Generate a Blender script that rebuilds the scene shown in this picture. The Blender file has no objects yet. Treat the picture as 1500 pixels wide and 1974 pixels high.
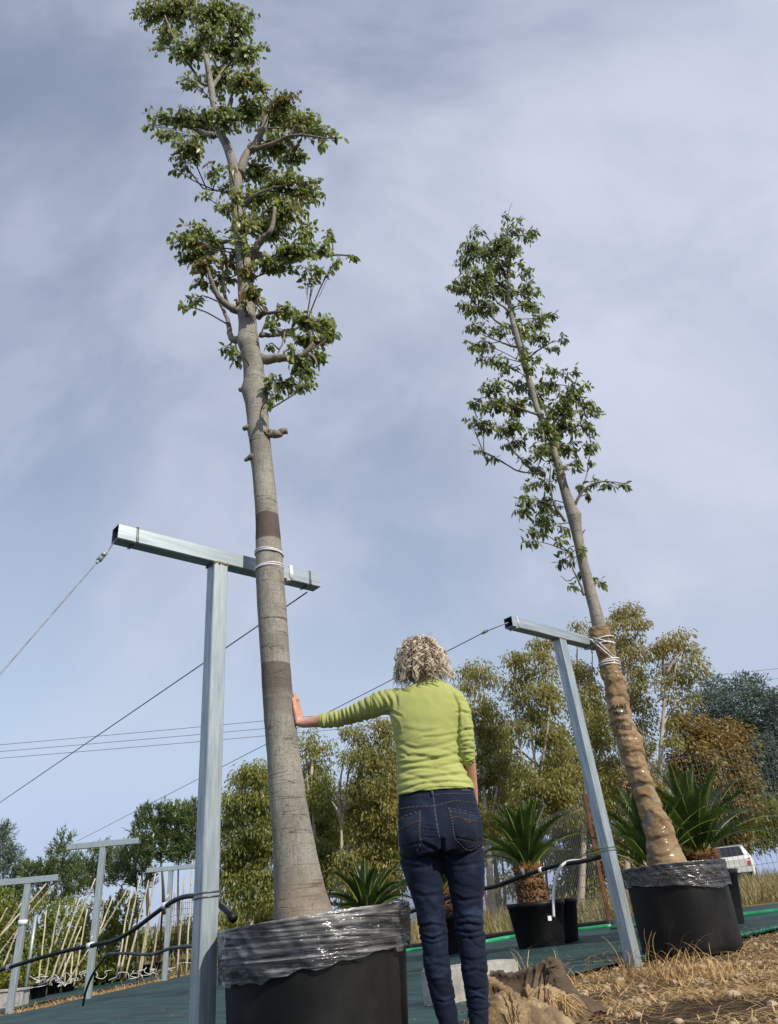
import bpy, bmesh, math, random
import numpy as np
from mathutils import Vector, Matrix, noise
from mathutils.bvhtree import BVHTree
random.seed(11)
V = Vector
S = bpy.context.scene
col = S.collection

# ------------------------------------------------------------------ camera
FPX = 1430.0                                   # focal length in photo pixels (photo 1500 x 1974)
PITCH = math.atan(790 / 1430.0)
ROLL = math.radians(5.3)
CAMH = 0.46
_F = V((0, math.cos(PITCH), math.sin(PITCH)))
_u0 = V((0, -math.sin(PITCH), math.cos(PITCH)))
_r0 = V((1, 0, 0))
_R = math.cos(ROLL) * _r0 - math.sin(ROLL) * _u0
_U = math.sin(ROLL) * _r0 + math.cos(ROLL) * _u0
CAM = V((0, 0, CAMH))
cd = bpy.data.cameras.new('camera')
cd.sensor_fit = 'VERTICAL'; cd.sensor_height = 36.0; cd.lens = 36.0 * FPX / 1974.0
cd.clip_start = 0.05; cd.clip_end = 5000
cam = bpy.data.objects.new('camera', cd); col.objects.link(cam)
m3 = Matrix((_R, _U, -_F)).transposed()
cam.matrix_world = Matrix.Translation(CAM) @ m3.to_4x4()
S.camera = cam

# ------------------------------------------------------------------ light
SUN_AZ = math.radians(42)      # to the right of straight behind the camera
SUN_EL = math.radians(37)
tosun = V((math.sin(SUN_AZ) * math.cos(SUN_EL), -math.cos(SUN_AZ) * math.cos(SUN_EL), math.sin(SUN_EL)))
sd = bpy.data.lights.new('sun', 'SUN'); sd.energy = 4.1; sd.angle = math.radians(0.5); sd.color = (1.0, 0.93, 0.82)
sun = bpy.data.objects.new('sun', sd); col.objects.link(sun)
sun.rotation_euler = tosun.to_track_quat('Z', 'Y').to_euler()
sun.location = (8, -10, 12)

w = bpy.data.worlds.new('World'); S.world = w; w.use_nodes = True
nt = w.node_tree; nt.nodes.clear()
wo = nt.nodes.new('ShaderNodeOutputWorld'); bg = nt.nodes.new('ShaderNodeBackground')
sky = nt.nodes.new('ShaderNodeTexSky'); sky.sky_type = 'NISHITA'; sky.sun_disc = False
sky.sun_elevation = SUN_EL; sky.sun_rotation = math.atan2(tosun.x, tosun.y)
sky.air_density = 1.25; sky.dust_density = 0.35; sky.ozone_density = 2.0
bg.inputs['Strength'].default_value = 0.11
tc = nt.nodes.new('ShaderNodeTexCoord')
def wmap(scale, rot):
    m = nt.nodes.new('ShaderNodeMapping'); m.inputs['Scale'].default_value = scale
    m.inputs['Rotation'].default_value = rot
    nt.links.new(tc.outputs['Generated'], m.inputs['Vector']); return m
def wnoise(m, sc, det, ro, dist):
    n = nt.nodes.new('ShaderNodeTexNoise'); n.inputs['Scale'].default_value = sc; n.inputs['Detail'].default_value = det
    n.inputs['Roughness'].default_value = ro; n.inputs['Distortion'].default_value = dist
    nt.links.new(m.outputs[0], n.inputs['Vector']); return n
def wramp(a, lo, hi):
    r = nt.nodes.new('ShaderNodeMapRange'); r.inputs[1].default_value = lo; r.inputs[2].default_value = hi
    r.interpolation_type = 'SMOOTHSTEP'
    nt.links.new(a, r.inputs[0]); return r
n1 = wnoise(wmap((1.0, 1.9, 1.3), (0.3, 0.5, 0.9)), 1.25, 5, 0.45, 0.25)
n2 = wnoise(wmap((1.2, 2.4, 1.0), (0.2, 0.9, 0.4)), 2.6, 8, 0.55, 0.3)
r1 = wramp(n1.outputs['Fac'], 0.32, 0.68); r2 = wramp(n2.outputs['Fac'], 0.36, 0.68)
ad = nt.nodes.new('ShaderNodeMath'); ad.operation = 'MULTIPLY_ADD'
nt.links.new(r1.outputs[0], ad.inputs[0]); ad.inputs[1].default_value = 0.40; ad.inputs[2].default_value = 0.27
ad2 = nt.nodes.new('ShaderNodeMath'); ad2.operation = 'MULTIPLY_ADD'; ad2.use_clamp = True
nt.links.new(r2.outputs[0], ad2.inputs[0]); ad2.inputs[1].default_value = 0.30; nt.links.new(ad.outputs[0], ad2.inputs[2])
sx0 = nt.nodes.new('ShaderNodeSeparateXYZ'); nt.links.new(tc.outputs['Generated'], sx0.inputs[0])
ad3 = nt.nodes.new('ShaderNodeMath'); ad3.operation = 'MULTIPLY_ADD'; ad3.use_clamp = True       # thicker cirrus towards the right
nt.links.new(sx0.outputs['X'], ad3.inputs[0]); ad3.inputs[1].default_value = 0.20; nt.links.new(ad2.outputs[0], ad3.inputs[2])
mx = nt.nodes.new('ShaderNodeMix'); mx.data_type = 'RGBA'
nt.links.new(ad3.outputs[0], mx.inputs['Factor'])
sg = nt.nodes.new('ShaderNodeMix'); sg.data_type = 'RGBA'; sg.blend_type = 'MULTIPLY'; sg.inputs['Factor'].default_value = 1.0
nt.links.new(sky.outputs[0], sg.inputs['A']); sg.inputs['B'].default_value = (1.1, 1.06, 1.03, 1)
nt.links.new(sg.outputs['Result'], mx.inputs['A']); mx.inputs['B'].default_value = (5.35, 5.7, 6.9, 1)
sx = nt.nodes.new('ShaderNodeSeparateXYZ'); nt.links.new(tc.outputs['Generated'], sx.inputs[0])
hz = wramp(sx.outputs['Z'], 0.30, -0.02); hm = nt.nodes.new('ShaderNodeMath'); hm.operation = 'MULTIPLY'; hm.inputs[1].default_value = 0.8; nt.links.new(hz.outputs[0], hm.inputs[0])
mh = nt.nodes.new('ShaderNodeMix'); mh.data_type = 'RGBA'; nt.links.new(hm.outputs[0], mh.inputs['Factor'])
nt.links.new(mx.outputs['Result'], mh.inputs['A']); mh.inputs['B'].default_value = (2.9, 3.95, 6.5, 1)   # clear hazy blue low in the sky
nt.links.new(mh.outputs['Result'], bg.inputs['Color'])
nt.links.new(bg.outputs[0], wo.inputs[0])
S.view_settings.view_transform = 'Standard'; S.view_settings.look = 'None'
S.view_settings.exposure = 0.12; S.view_settings.gamma = 1.0
S.render.engine = 'CYCLES'

# ------------------------------------------------------------------ helpers
def ray(x, y): return _F + _R * ((x - 750) / FPX) + _U * ((987 - y) / FPX)
def at(x, y, Y):
    r = ray(x, y); return CAM + r * (Y / r.y)
def onz(x, y, z):
    r = ray(x, y); return CAM + r * ((z - CAMH) / r.z)
def pj(P):
    v = P - CAM; d = v.dot(_F); return 750 + FPX * v.dot(_R) / d, 987 - FPX * v.dot(_U) / d
def depth(P): return (P - CAM).dot(_F)
def gz(x, y):                                  # lie of the land
    b = (.05 if x < 0 else .033) * max(-15, min(15, x))
    if x > 0 and y > 10: b += 0.006 * (min(y, 60) - 10) * min(x / 3.0, 1)
    return b
def gr(x, y):
    r = ray(x, y); t = 1.0
    while t < 400:
        P = CAM + r * t
        if P.z < gz(P.x, P.y): return V((P.x, P.y, gz(P.x, P.y)))
        t *= 1.002
    return P
def rnd(a, b): return random.uniform(a, b)
def rv():
    while True:
        v = V((rnd(-1, 1), rnd(-1, 1), rnd(-1, 1)))
        if .05 < v.length < 1: return v
def cr(pts, n=6):                              # Catmull-Rom through points (tuples of any length)
    P = [np.array(p, float) for p in pts]
    if len(P) < 3: return [P[0] + (P[-1] - P[0]) * (i / n) for i in range(n + 1)]
    P = [2 * P[0] - P[1]] + P + [2 * P[-1] - P[-2]]
    out = []
    for i in range(1, len(P) - 2):
        for k in range(n):
            t = k / n; a, b, c, d = P[i - 1:i + 3]
            out.append(.5 * ((2 * b) + (-a + c) * t + (2 * a - 5 * b + 4 * c - d) * t * t + (-a + 3 * b - 3 * c + d) * t ** 3))
    out.append(P[-2]); return out

class MB:
    def __init__(s): s.v = []; s.f = []; s.m = []
    def add(s, vs, fs, m=0):
        o = len(s.v); s.v.extend([tuple(v) for v in vs])
        for f in fs: s.f.append(tuple(i + o for i in f)); s.m.append(m)
    def tube(s, pts, rad, seg=8, m=0, cap=True, ref=None):
        pts = [V(p[:3]) for p in pts]; n = len(pts)
        if not hasattr(rad, '__len__'): rad = [rad] * n
        T = []
        for i in range(n):
            t = pts[min(i + 1, n - 1)] - pts[max(i - 1, 0)]
            T.append(t.normalized() if t.length > 1e-9 else V((0, 0, 1)))
        a = V(ref) if ref is not None else (V((1, 0, 0)) if abs(T[0].x) < .8 else V((0, 1, 0)))
        vs = []; fs = []
        for i in range(n):
            a = (a - T[i] * a.dot(T[i]))
            a = a.normalized() if a.length > 1e-6 else T[i].orthogonal().normalized()
            b = T[i].cross(a)
            r = rad[i]; ra, rb = (r if hasattr(r, '__len__') else (r, r))
            for k in range(seg):
                an = 2 * math.pi * k / seg
                vs.append(pts[i] + a * (math.cos(an) * ra) + b * (math.sin(an) * rb))
        for i in range(n - 1):
            for k in range(seg):
                k2 = (k + 1) % seg
                fs.append((i * seg + k, i * seg + k2, (i + 1) * seg + k2, (i + 1) * seg + k))
        if cap:
            fs.append(tuple(reversed(range(seg)))); fs.append(tuple(range((n - 1) * seg, n * seg)))
        s.add(vs, fs, m)
    def box(s, c, ax, ay, az, m=0):            # centre and three half-axis vectors
        c = V(c); ax = V(ax); ay = V(ay); az = V(az)
        vs = [c + ax * i + ay * j + az * k for i in (-1, 1) for j in (-1, 1) for k in (-1, 1)]
        fs = [(0, 1, 3, 2), (4, 6, 7, 5), (0, 4, 5, 1), (2, 3, 7, 6), (0, 2, 6, 4), (1, 5, 7, 3)]
        if ax.cross(ay).dot(az) < 0: fs = [tuple(reversed(f)) for f in fs]
        s.add(vs, fs, m)
    def lathe(s, c, prof, seg=32, m=0, axis=None, fn=None):
        c = V(c); vs = []; fs = []; n = len(prof)
        for i, (r, z) in enumerate(prof):
            for k in range(seg):
                a = 2 * math.pi * k / seg; rr, zz = (r, z) if fn is None else fn(r, z, a)
                vs.append(c + V((math.cos(a) * rr, math.sin(a) * rr, zz)))
        for i in range(n - 1):
            for k in range(seg):
                k2 = (k + 1) % seg
                fs.append((i * seg + k, i * seg + k2, (i + 1) * seg + k2, (i + 1) * seg + k))
        s.add(vs, fs, m)
    def ell(s, c, r, seg=14, rings=9, m=0, rot=None):
        c = V(c); vs = [c + ((rot @ V((0, 0, -r[2]))) if rot else V((0, 0, -r[2])))]; fs = []
        for i in range(1, rings):
            th = -math.pi / 2 + math.pi * i / rings
            for k in range(seg):
                a = 2 * math.pi * k / seg
                p = V((math.cos(a) * math.cos(th) * r[0], math.sin(a) * math.cos(th) * r[1], math.sin(th) * r[2]))
                vs.append(c + (rot @ p if rot else p))
        p = V((0, 0, r[2])); vs.append(c + (rot @ p if rot else p))
        for k in range(seg):
            k2 = (k + 1) % seg
            fs.append((0, 1 + k2, 1 + k))
            for i in range(rings - 2):
                o = 1 + i * seg; fs.append((o + k, o + k2, o + seg + k2, o + seg + k))
            o = 1 + (rings - 2) * seg; fs.append((o + k, o + k2, len(vs) - 1))
        s.add(vs, fs, m)
    def leaf(s, p, d, up, L, W, m=0, fold=.25):
        d = d.normalized(); sd_ = d.cross(up)
        sd_ = sd_.normalized() if sd_.length > 1e-4 else d.orthogonal().normalized()
        nn = sd_.cross(d)
        c1 = p + d * (L * .40) - nn * (W * fold); t = p + d * L - nn * (L * .16)
        q1 = p + d * (L * .20); q2 = p + d * (L * .58) - nn * (L * .03)
        s.add([p, q1 + sd_ * (W * .44), q2 + sd_ * (W * .43), t, q2 - sd_ * (W * .43), q1 - sd_ * (W * .44), c1], [(0, 6, 1), (1, 6, 2), (2, 6, 3), (3, 6, 4), (4, 6, 5), (5, 6, 0)], m)
    def leaf2(s, p, d, sd_, L, W, m=0):
        q = p + d * (L * .45)
        s.add([p, q + sd_ * (W * .5), p + d * L, q - sd_ * (W * .5)], [(0, 1, 2, 3)], m)
    def obj(s, name, mats, parent=None, base=None, smooth=True):
        if base is None: base = V(parent.location) if parent is not None else V((0, 0, 0))
        base = V(base)
        me = bpy.data.meshes.new(name)
        A = np.array(s.v, dtype=float).reshape(-1, 3) - np.array(base)
        me.from_pydata(A.tolist(), [], s.f)
        if not isinstance(mats, (list, tuple)): mats = [mats]
        for m in mats: me.materials.append(m)
        if len(mats) > 1: me.polygons.foreach_set('material_index', s.m)
        if smooth: me.polygons.foreach_set('use_smooth', [True] * len(me.polygons))
        me.update()
        o = bpy.data.objects.new(name, me); col.objects.link(o)
        if parent is not None: o.parent = parent; o.location = base - tot(parent)
        else: o.location = base
        return o
def tot(o):
    p = V((0, 0, 0))
    while o is not None: p = p + V(o.location); o = o.parent
    return p
def part(mb, name, mats, parent, smooth=True):
    return mb.obj(name, mats, parent, base=tot(parent), smooth=smooth)
def tag(o, label=None, cat=None, group=None, kind=None):
    if label: o['label'] = label
    if cat: o['category'] = cat
    if group: o['group'] = group
    if kind: o['kind'] = kind
    return o
def thing(name, label, cat, loc, group=None):
    o = bpy.data.objects.new(name, None); col.objects.link(o); o.location = loc
    o.empty_display_size = .1
    return tag(o, label, cat, group)
def copy_tree(o, parent=None):
    c = o.copy(); col.objects.link(c); c.parent = parent
    for ch in list(o.children): copy_tree(ch, c)
    return c
def remeshed(mb, voxel, smooth_it=4, fac=.5):
    me = bpy.data.meshes.new('tmp'); me.from_pydata(mb.v, [], mb.f); me.update()
    o = bpy.data.objects.new('tmp', me); col.objects.link(o)
    r = o.modifiers.new('r', 'REMESH'); r.mode = 'VOXEL'; r.voxel_size = voxel; r.adaptivity = 0
    if smooth_it:
        sm = o.modifiers.new('s', 'SMOOTH'); sm.factor = fac; sm.iterations = smooth_it
    dg = bpy.context.evaluated_depsgraph_get(); ev = o.evaluated_get(dg)
    m2 = bpy.data.meshes.new_from_object(ev)
    bpy.data.objects.remove(o); bpy.data.meshes.remove(me)
    return m2
def mesh_part(me, name, mats, parent, smooth=True):
    base = tot(parent)
    co = np.empty(len(me.vertices) * 3); me.vertices.foreach_get('co', co)
    co = co.reshape(-1, 3) - np.array(base); me.vertices.foreach_set('co', co.ravel())
    me.materials.clear()
    for m in (mats if isinstance(mats, (list, tuple)) else [mats]): me.materials.append(m)
    me.polygons.foreach_set('use_smooth', [smooth] * len(me.polygons)); me.name = name; me.update()
    o = bpy.data.objects.new(name, me); col.objects.link(o); o.parent = parent; o.location = base - tot(parent)
    return o

# ------------------------------------------------------------------ materials
def newmat(name):
    m = bpy.data.materials.new(name); m.use_nodes = True; t = m.node_tree; t.nodes.clear()
    o = t.nodes.new('ShaderNodeOutputMaterial'); p = t.nodes.new('ShaderNodeBsdfPrincipled')
    t.links.new(p.outputs[0], o.inputs[0]); return m, t, p, o
def N(t, k, **kw):
    n = t.nodes.new(k)
    for a, b in kw.items(): setattr(n, a, b)
    return n
def coords(t, scale=(1, 1, 1), rot=(0, 0, 0), src='Object'):
    c = N(t, 'ShaderNodeTexCoord'); m = N(t, 'ShaderNodeMapping')
    m.inputs['Scale'].default_value = scale; m.inputs['Rotation'].default_value = rot
    t.links.new(c.outputs[src], m.inputs[0]); return m.outputs[0]
def noisen(t, vec, sc, det=6, ro=.55, dist=0):
    n = N(t, 'ShaderNodeTexNoise'); n.inputs['Scale'].default_value = sc; n.inputs['Detail'].default_value = det
    n.inputs['Roughness'].default_value = ro; n.inputs['Distortion'].default_value = dist
    t.links.new(vec, n.inputs['Vector']); return n.outputs['Fac']
def ramp(t, fac, stops):
    r = N(t, 'ShaderNodeValToRGB'); e = r.color_ramp.elements
    while len(e) < len(stops): e.new(.5)
    for i, (p, c) in enumerate(stops):
        e[i].position = p; e[i].color = (c[0], c[1], c[2], 1)
    t.links.new(fac, r.inputs[0]); return r.outputs['Color']
def bumpn(t, p, h, strength, dist=.01):
    b = N(t, 'ShaderNodeBump'); b.inputs['Strength'].default_value = strength; b.inputs['Distance'].default_value = dist
    t.links.new(h, b.inputs['Height']); t.links.new(b.outputs[0], p.inputs['Normal']); return b
def mixc(t, fac, a, b, mode='MIX'):
    m = N(t, 'ShaderNodeMix', data_type='RGBA', blend_type=mode)
    for inp, x in (('Factor', fac), ('A', a), ('B', b)):
        if hasattr(x, 'is_linked') or hasattr(x, 'node'): t.links.new(x, m.inputs[inp])
        elif inp == 'Factor': m.inputs[inp].default_value = x
        else: m.inputs[inp].default_value = (x[0], x[1], x[2], 1)
    return m.outputs['Result']
def maprange(t, v, a, b, c=0, d=1):
    m = N(t, 'ShaderNodeMapRange'); t.links.new(v, m.inputs[0])
    for i, x in zip((1, 2, 3, 4), (a, b, c, d)): m.inputs[i].default_value = x
    return m.outputs[0]
def simple(name, stops, scale=4, stretch=(1, 1, 1), rough=.6, metal=0, bump=0, bdist=.01, bscale=None, det=8, spec=.5, dist=0, coat=0, prerot=None):
    m, t, p, o = newmat(name); v = coords(t, stretch)
    if prerot is not None:
        v = coords(t, (1, 1, 1), (0, 0, prerot)); mp_ = N(t, 'ShaderNodeMapping'); mp_.inputs['Scale'].default_value = stretch; t.links.new(v, mp_.inputs[0]); v = mp_.outputs[0]
    f = noisen(t, v, scale, det, .6, dist)
    lo, hi = .3, .7; k = len(stops)
    c = ramp(t, f, [(lo + (hi - lo) * i / max(k - 1, 1), s_) for i, s_ in enumerate(stops)])
    t.links.new(c, p.inputs['Base Color']); p.inputs['Metallic'].default_value = metal
    t.links.new(maprange(t, f, .3, .7, min(1, rough + .08), max(0, rough - .08)), p.inputs['Roughness'])
    p.inputs['Specular IOR Level'].default_value = spec; p.inputs['Coat Weight'].default_value = coat
    if bump:
        b = noisen(t, v, bscale or scale * 4, 5, .6); bumpn(t, p, b, bump, bdist)
    return m
def leafmat(name, stops, rough=.42, trans=.3, tcol=(.35, .45, .06), nscale=2.0, spec=.5):
    m, t, p, o = newmat(name)
    g = N(t, 'ShaderNodeNewGeometry'); v = coords(t); f = noisen(t, v, nscale, 3, .6)
    a = N(t, 'ShaderNodeMath', operation='MULTIPLY_ADD'); t.links.new(g.outputs['Random Per Island'], a.inputs[0]); a.inputs[1].default_value = .55
    t.links.new(maprange(t, f, .35, .65, -.05, .5), a.inputs[2]); a.use_clamp = True
    k = len(stops); c = ramp(t, a.outputs[0], [(i / max(k - 1, 1), s_) for i, s_ in enumerate(stops)])
    t.links.new(c, p.inputs['Base Color']); p.inputs['Roughness'].default_value = rough; p.inputs['Specular IOR Level'].default_value = spec
    tr = N(t, 'ShaderNodeBsdfTranslucent'); mx_ = N(t, 'ShaderNodeMixShader'); mx_.inputs[0].default_value = trans
    t.links.new(mixc(t, .5, c, tcol, 'MIX'), tr.inputs[0])
    t.links.new(p.outputs[0], mx_.inputs[1]); t.links.new(tr.outputs[0], mx_.inputs[2]); t.links.new(mx_.outputs[0], o.inputs[0])
    return m

M = {}
M['galv'] = simple('galvanised_steel', [(.23, .285, .305), (.36, .42, .44), (.50, .55, .56)], 9, (6, 6, .5), .42, .45, .12, .002, 40)
M['galv_beam'] = simple('galvanised_beam', [(.23, .285, .305), (.36, .42, .44), (.50, .55, .56)], 9, (.35, 6, 6), .42, .45, .12, .002, 40, prerot=-math.radians(42.5))
M['galv_end'] = simple('galvanised_inner', [(.10, .12, .13), (.2, .23, .24)], 12, (1, 1, 1), .6, .3)
M['rustweld'] = simple('rusty_weld', [(.10, .06, .035), (.34, .22, .10), (.45, .40, .30)], 60, (1, 1, 1), .8, 0, .4, .003, 150)
M['white_tie'] = simple('white_plastic_tape', [(.62, .63, .64), (.82, .82, .82)], 40, (1, 1, 1), .35)
M['wire'] = simple('steel_wire', [(.12, .12, .13), (.25, .25, .26)], 30, (1, 1, 1), .45, .6)
M['blackplastic'] = simple('black_plastic', [(.003, .003, .003), (.007, .007, .007), (.024, .0235, .023)], 2.6, (1, 1, .7), .5, 0, .10, .003, 30, spec=.22)
M['hose'] = simple('black_hose', [(.005, .005, .005), (.014, .014, .015)], 8, (1, 1, 1), .45, 0, .1, .002, 60, spec=.3)
M['green_hose'] = simple('green_hose', [(.01, .18, .07), (.02, .33, .13)], 8, (1, 1, 1), .4)
M['white_pipe'] = simple('white_pipe', [(.55, .56, .55), (.78, .78, .76)], 14, (1, 1, 1), .4)
M['concrete'] = simple('concrete', [(.20, .19, .175), (.36, .35, .32), (.50, .49, .46)], 9, (1, 1, 1), .9, 0, .5, .004, 60)
M['rustpost'] = simple('rusty_iron', [(.06, .022, .014), (.13, .045, .024), (.18, .075, .04)], 12, (1, 1, .4), .85, 0, .3, .003, 60)
M['cane'] = simple('bamboo_cane', [(.30, .24, .15), (.50, .43, .30), (.66, .60, .46)], 10, (1, 1, .3), .55)
M['stem'] = simple('grey_stem', [(.07, .055, .04), (.16, .13, .10)], 10, (1, 1, .4), .8)
M['shrubwood'] = simple('dark_wood', [(.045, .035, .025), (.12, .09, .06)], 12, (1, 1, .4), .85)
M['gumbark'] = simple('gum_bark', [(.17, .13, .09), (.38, .33, .26), (.55, .50, .42)], 1.6, (1, 1, .35), .8, 0, .3, .02, 8)
M['fencewire'] = simple('fence_wire', [(.10, .11, .11), (.25, .26, .26)], 30, (1, 1, 1), .5, .5)
M['soil'] = simple('potting_soil', [(.018, .012, .008), (.06, .04, .025)], 30, (1, 1, 1), .95, 0, .6, .01, 60)

def bark(name, bands=(), cols=((.150, .138, .116), (.25, .235, .200), (.36, .34, .295)), warm=None):
    m, t, p, o = newmat(name)
    v = coords(t, (1, 1, 1))
    f1 = noisen(t, v, 3.5, 8, .65, .3)
    vs_ = coords(t, (55, 55, 7)); f2 = noisen(t, vs_, 1.6, 9, .75, .3)       # vertical streaks
    vl = coords(t, (90, 90, 80)); f3 = noisen(t, vl, 1.4, 4, .6, 0)        # lenticel speckle
    s_ = N(t, 'ShaderNodeMath', operation='MULTIPLY_ADD'); t.links.new(f1, s_.inputs[0]); s_.inputs[1].default_value = .55
    s2 = N(t, 'ShaderNodeMath', operation='MULTIPLY'); t.links.new(f2, s2.inputs[0]); s2.inputs[1].default_value = .45
    t.links.new(s2.outputs[0], s_.inputs[2])
    c = ramp(t, s_.outputs[0], [(.36, cols[0]), (.48, cols[1]), (.62, cols[2])])
    c = mixc(t, maprange(t, f3, .53, .63, 0, .6), c, (.085, .075, .055))
    fb = noisen(t, coords(t, (1, 1, .6)), 8, 7, .7, .5); c = mixc(t, maprange(t, fb, .50, .64, 0, .5), c, (.14, .135, .105))
    fw = noisen(t, coords(t, (1, 1, .5), (0, 0, 2)), 4, 6, .7, .5); c = mixc(t, maprange(t, fw, .54, .70, 0, .4), c, (.40, .36, .30))
    # ring scars: thin dark lines round the trunk at uneven heights
    vr = coords(t, (.55, .55, 7.5)); f4 = noisen(t, vr, 1.25, 3, .5, .15)
    vr2 = coords(t, (1.3, 1.3, 11)); f5 = noisen(t, vr2, 1.6, 2, .5, .1)
    def line(f, c0, wd):
        a = N(t, 'ShaderNodeMath', operation='SUBTRACT'); t.links.new(f, a.inputs[0]); a.inputs[1].default_value = c0
        b = N(t, 'ShaderNodeMath', operation='ABSOLUTE'); t.links.new(a.outputs[0], b.inputs[0])
        return maprange(t, b.outputs[0], 0, wd, 1, 0)
    l1 = line(f4, .5, .008); l2 = line(f5, .46, .006)
    ml = N(t, 'ShaderNodeMath', operation='MAXIMUM'); t.links.new(l1, ml.inputs[0]); t.links.new(l2, ml.inputs[1])
    mm = N(t, 'ShaderNodeMath', operation='MULTIPLY'); t.links.new(ml.outputs[0], mm.inputs[0])
    br = noisen(t, coords(t, (5, 5, 9), (0, 0, .7)), 1.3, 3, .6); t.links.new(maprange(t, br, .42, .56, 0.05, 1), mm.inputs[1])
    c = mixc(t, mm.outputs[0], c, (.05, .04, .03))
    sep = N(t, 'ShaderNodeSeparateXYZ'); t.links.new(coords(t), sep.inputs[0])
    zz = N(t, 'ShaderNodeMath', operation='MULTIPLY_ADD'); t.links.new(f1, zz.inputs[0]); zz.inputs[1].default_value = .03; t.links.new(sep.outputs['Z'], zz.inputs[2])
    for z0, z1, soft, colr, amt in bands:
        a = maprange(t, zz.outputs[0], z0 + .015 - soft, z0 + .015, 0, 1); b = maprange(t, zz.outputs[0], z1 + .015, z1 + .015 + (.16 if z0 < 0 else .006), 1, 0)
        k = N(t, 'ShaderNodeMath', operation='MULTIPLY'); t.links.new(a, k.inputs[0]); t.links.new(b, k.inputs[1])
        k2 = N(t, 'ShaderNodeMath', operation='MULTIPLY'); t.links.new(k.outputs[0], k2.inputs[0]); k2.inputs[1].default_value = amt
        c = mixc(t, k2.outputs[0], c, colr)
    t.links.new(c, p.inputs['Base Color']); p.inputs['Roughness'].default_value = .78; p.inputs['Specular IOR Level'].default_value = .3
    h = N(t, 'ShaderNodeMath', operation='SUBTRACT'); t.links.new(f2, h.inputs[0]); t.links.new(mm.outputs[0], h.inputs[1])
    bumpn(t, p, h.outputs[0], .35, .006)
    return m
M['bark_thin'] = bark('grey_branch_bark', (), ((.10, .085, .065), (.22, .19, .15), (.38, .34, .28)))
M['twig'] = simple('twig_bark', [(.05, .035, .025), (.14, .10, .07)], 10, rough=.8)

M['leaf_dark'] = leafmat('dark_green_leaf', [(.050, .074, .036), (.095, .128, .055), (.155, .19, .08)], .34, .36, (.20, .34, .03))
M['leaf_mid'] = leafmat('mid_green_leaf', [(.13, .165, .055), (.22, .255, .09), (.32, .335, .13)], .34, .42, (.32, .44, .05))
M['leaf_light'] = leafmat('pale_green_leaf', [(.22, .27, .09), (.33, .38, .14), (.44, .44, .19)], .38, .45, (.35, .42, .06))
M['leaf_dry'] = leafmat('dry_brown_leaf', [(.16, .10, .04), (.30, .20, .09), (.36, .27, .07)], .6, .25, (.4, .28, .08))
M['gum_leaf'] = leafmat('gum_leaf', [(.09, .11, .032), (.17, .185, .05), (.27, .25, .06), (.36, .24, .06)], .45, .42, (.55, .48, .08), .28)
M['gum_leaf_green'] = leafmat('gum_leaf_green', [(.07, .095, .028), (.15, .18, .042), (.26, .26, .058), (.32, .27, .06)], .42, .42, (.50, .52, .08), .35)
M['rust_leaf'] = leafmat('rusty_leaf', [(.09, .09, .025), (.21, .16, .04), (.33, .19, .05)], .5, .25, (.34, .24, .05), .35)
M['conifer_leaf'] = leafmat('blue_green_needle', [(.05, .075, .058), (.11, .15, .12), (.20, .25, .19)], .6, .2, (.10, .16, .08), .5)
M['oleander_leaf'] = leafmat('oleander_leaf', [(.035, .06, .022), (.09, .13, .042), (.19, .225, .08)], .34, .3, (.16, .25, .04), 1.2)
M['hedge_leaf'] = leafmat('hedge_leaf', [(.10, .13, .022), (.22, .26, .045), (.36, .36, .07)], .5, .35, (.36, .44, .05), .8)
M['cycad_leaf'] = leafmat('cycad_leaflet', [(.012, .026, .007), (.026, .055, .011), (.055, .095, .018)], .33, .25, (.16, .26, .02), 3)
M['cycad_rib'] = simple('cycad_rib', [(.16, .20, .03), (.30, .33, .07)], 8, rough=.4)
M['cycad_trunk'] = simple('cycad_trunk', [(.055, .03, .015), (.17, .09, .04), (.28, .15, .06)], 22, (1, 1, 2), .9, 0, .8, .02, 50)
M['cycad_wool'] = simple('cycad_wool', [(.28, .12, .03), (.50, .24, .07)], 20, rough=.95, bump=.8, bdist=.02)
M['straw'] = leafmat('dry_straw', [(.22, .125, .045), (.50, .32, .13), (.78, .56, .27)], .65, .12, (.5, .36, .15), 3)
M['fieldgrass'] = leafmat('dry_field_grass', [(.12, .14, .035), (.28, .22, .09), (.40, .31, .15)], .6, .25, (.4, .36, .12), .6)
M['pebble'] = leafmat('pebble', [(.20, .14, .08), (.38, .29, .18), (.50, .42, .31)], .8, 0, (.3, .3, .3), 3)

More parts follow.
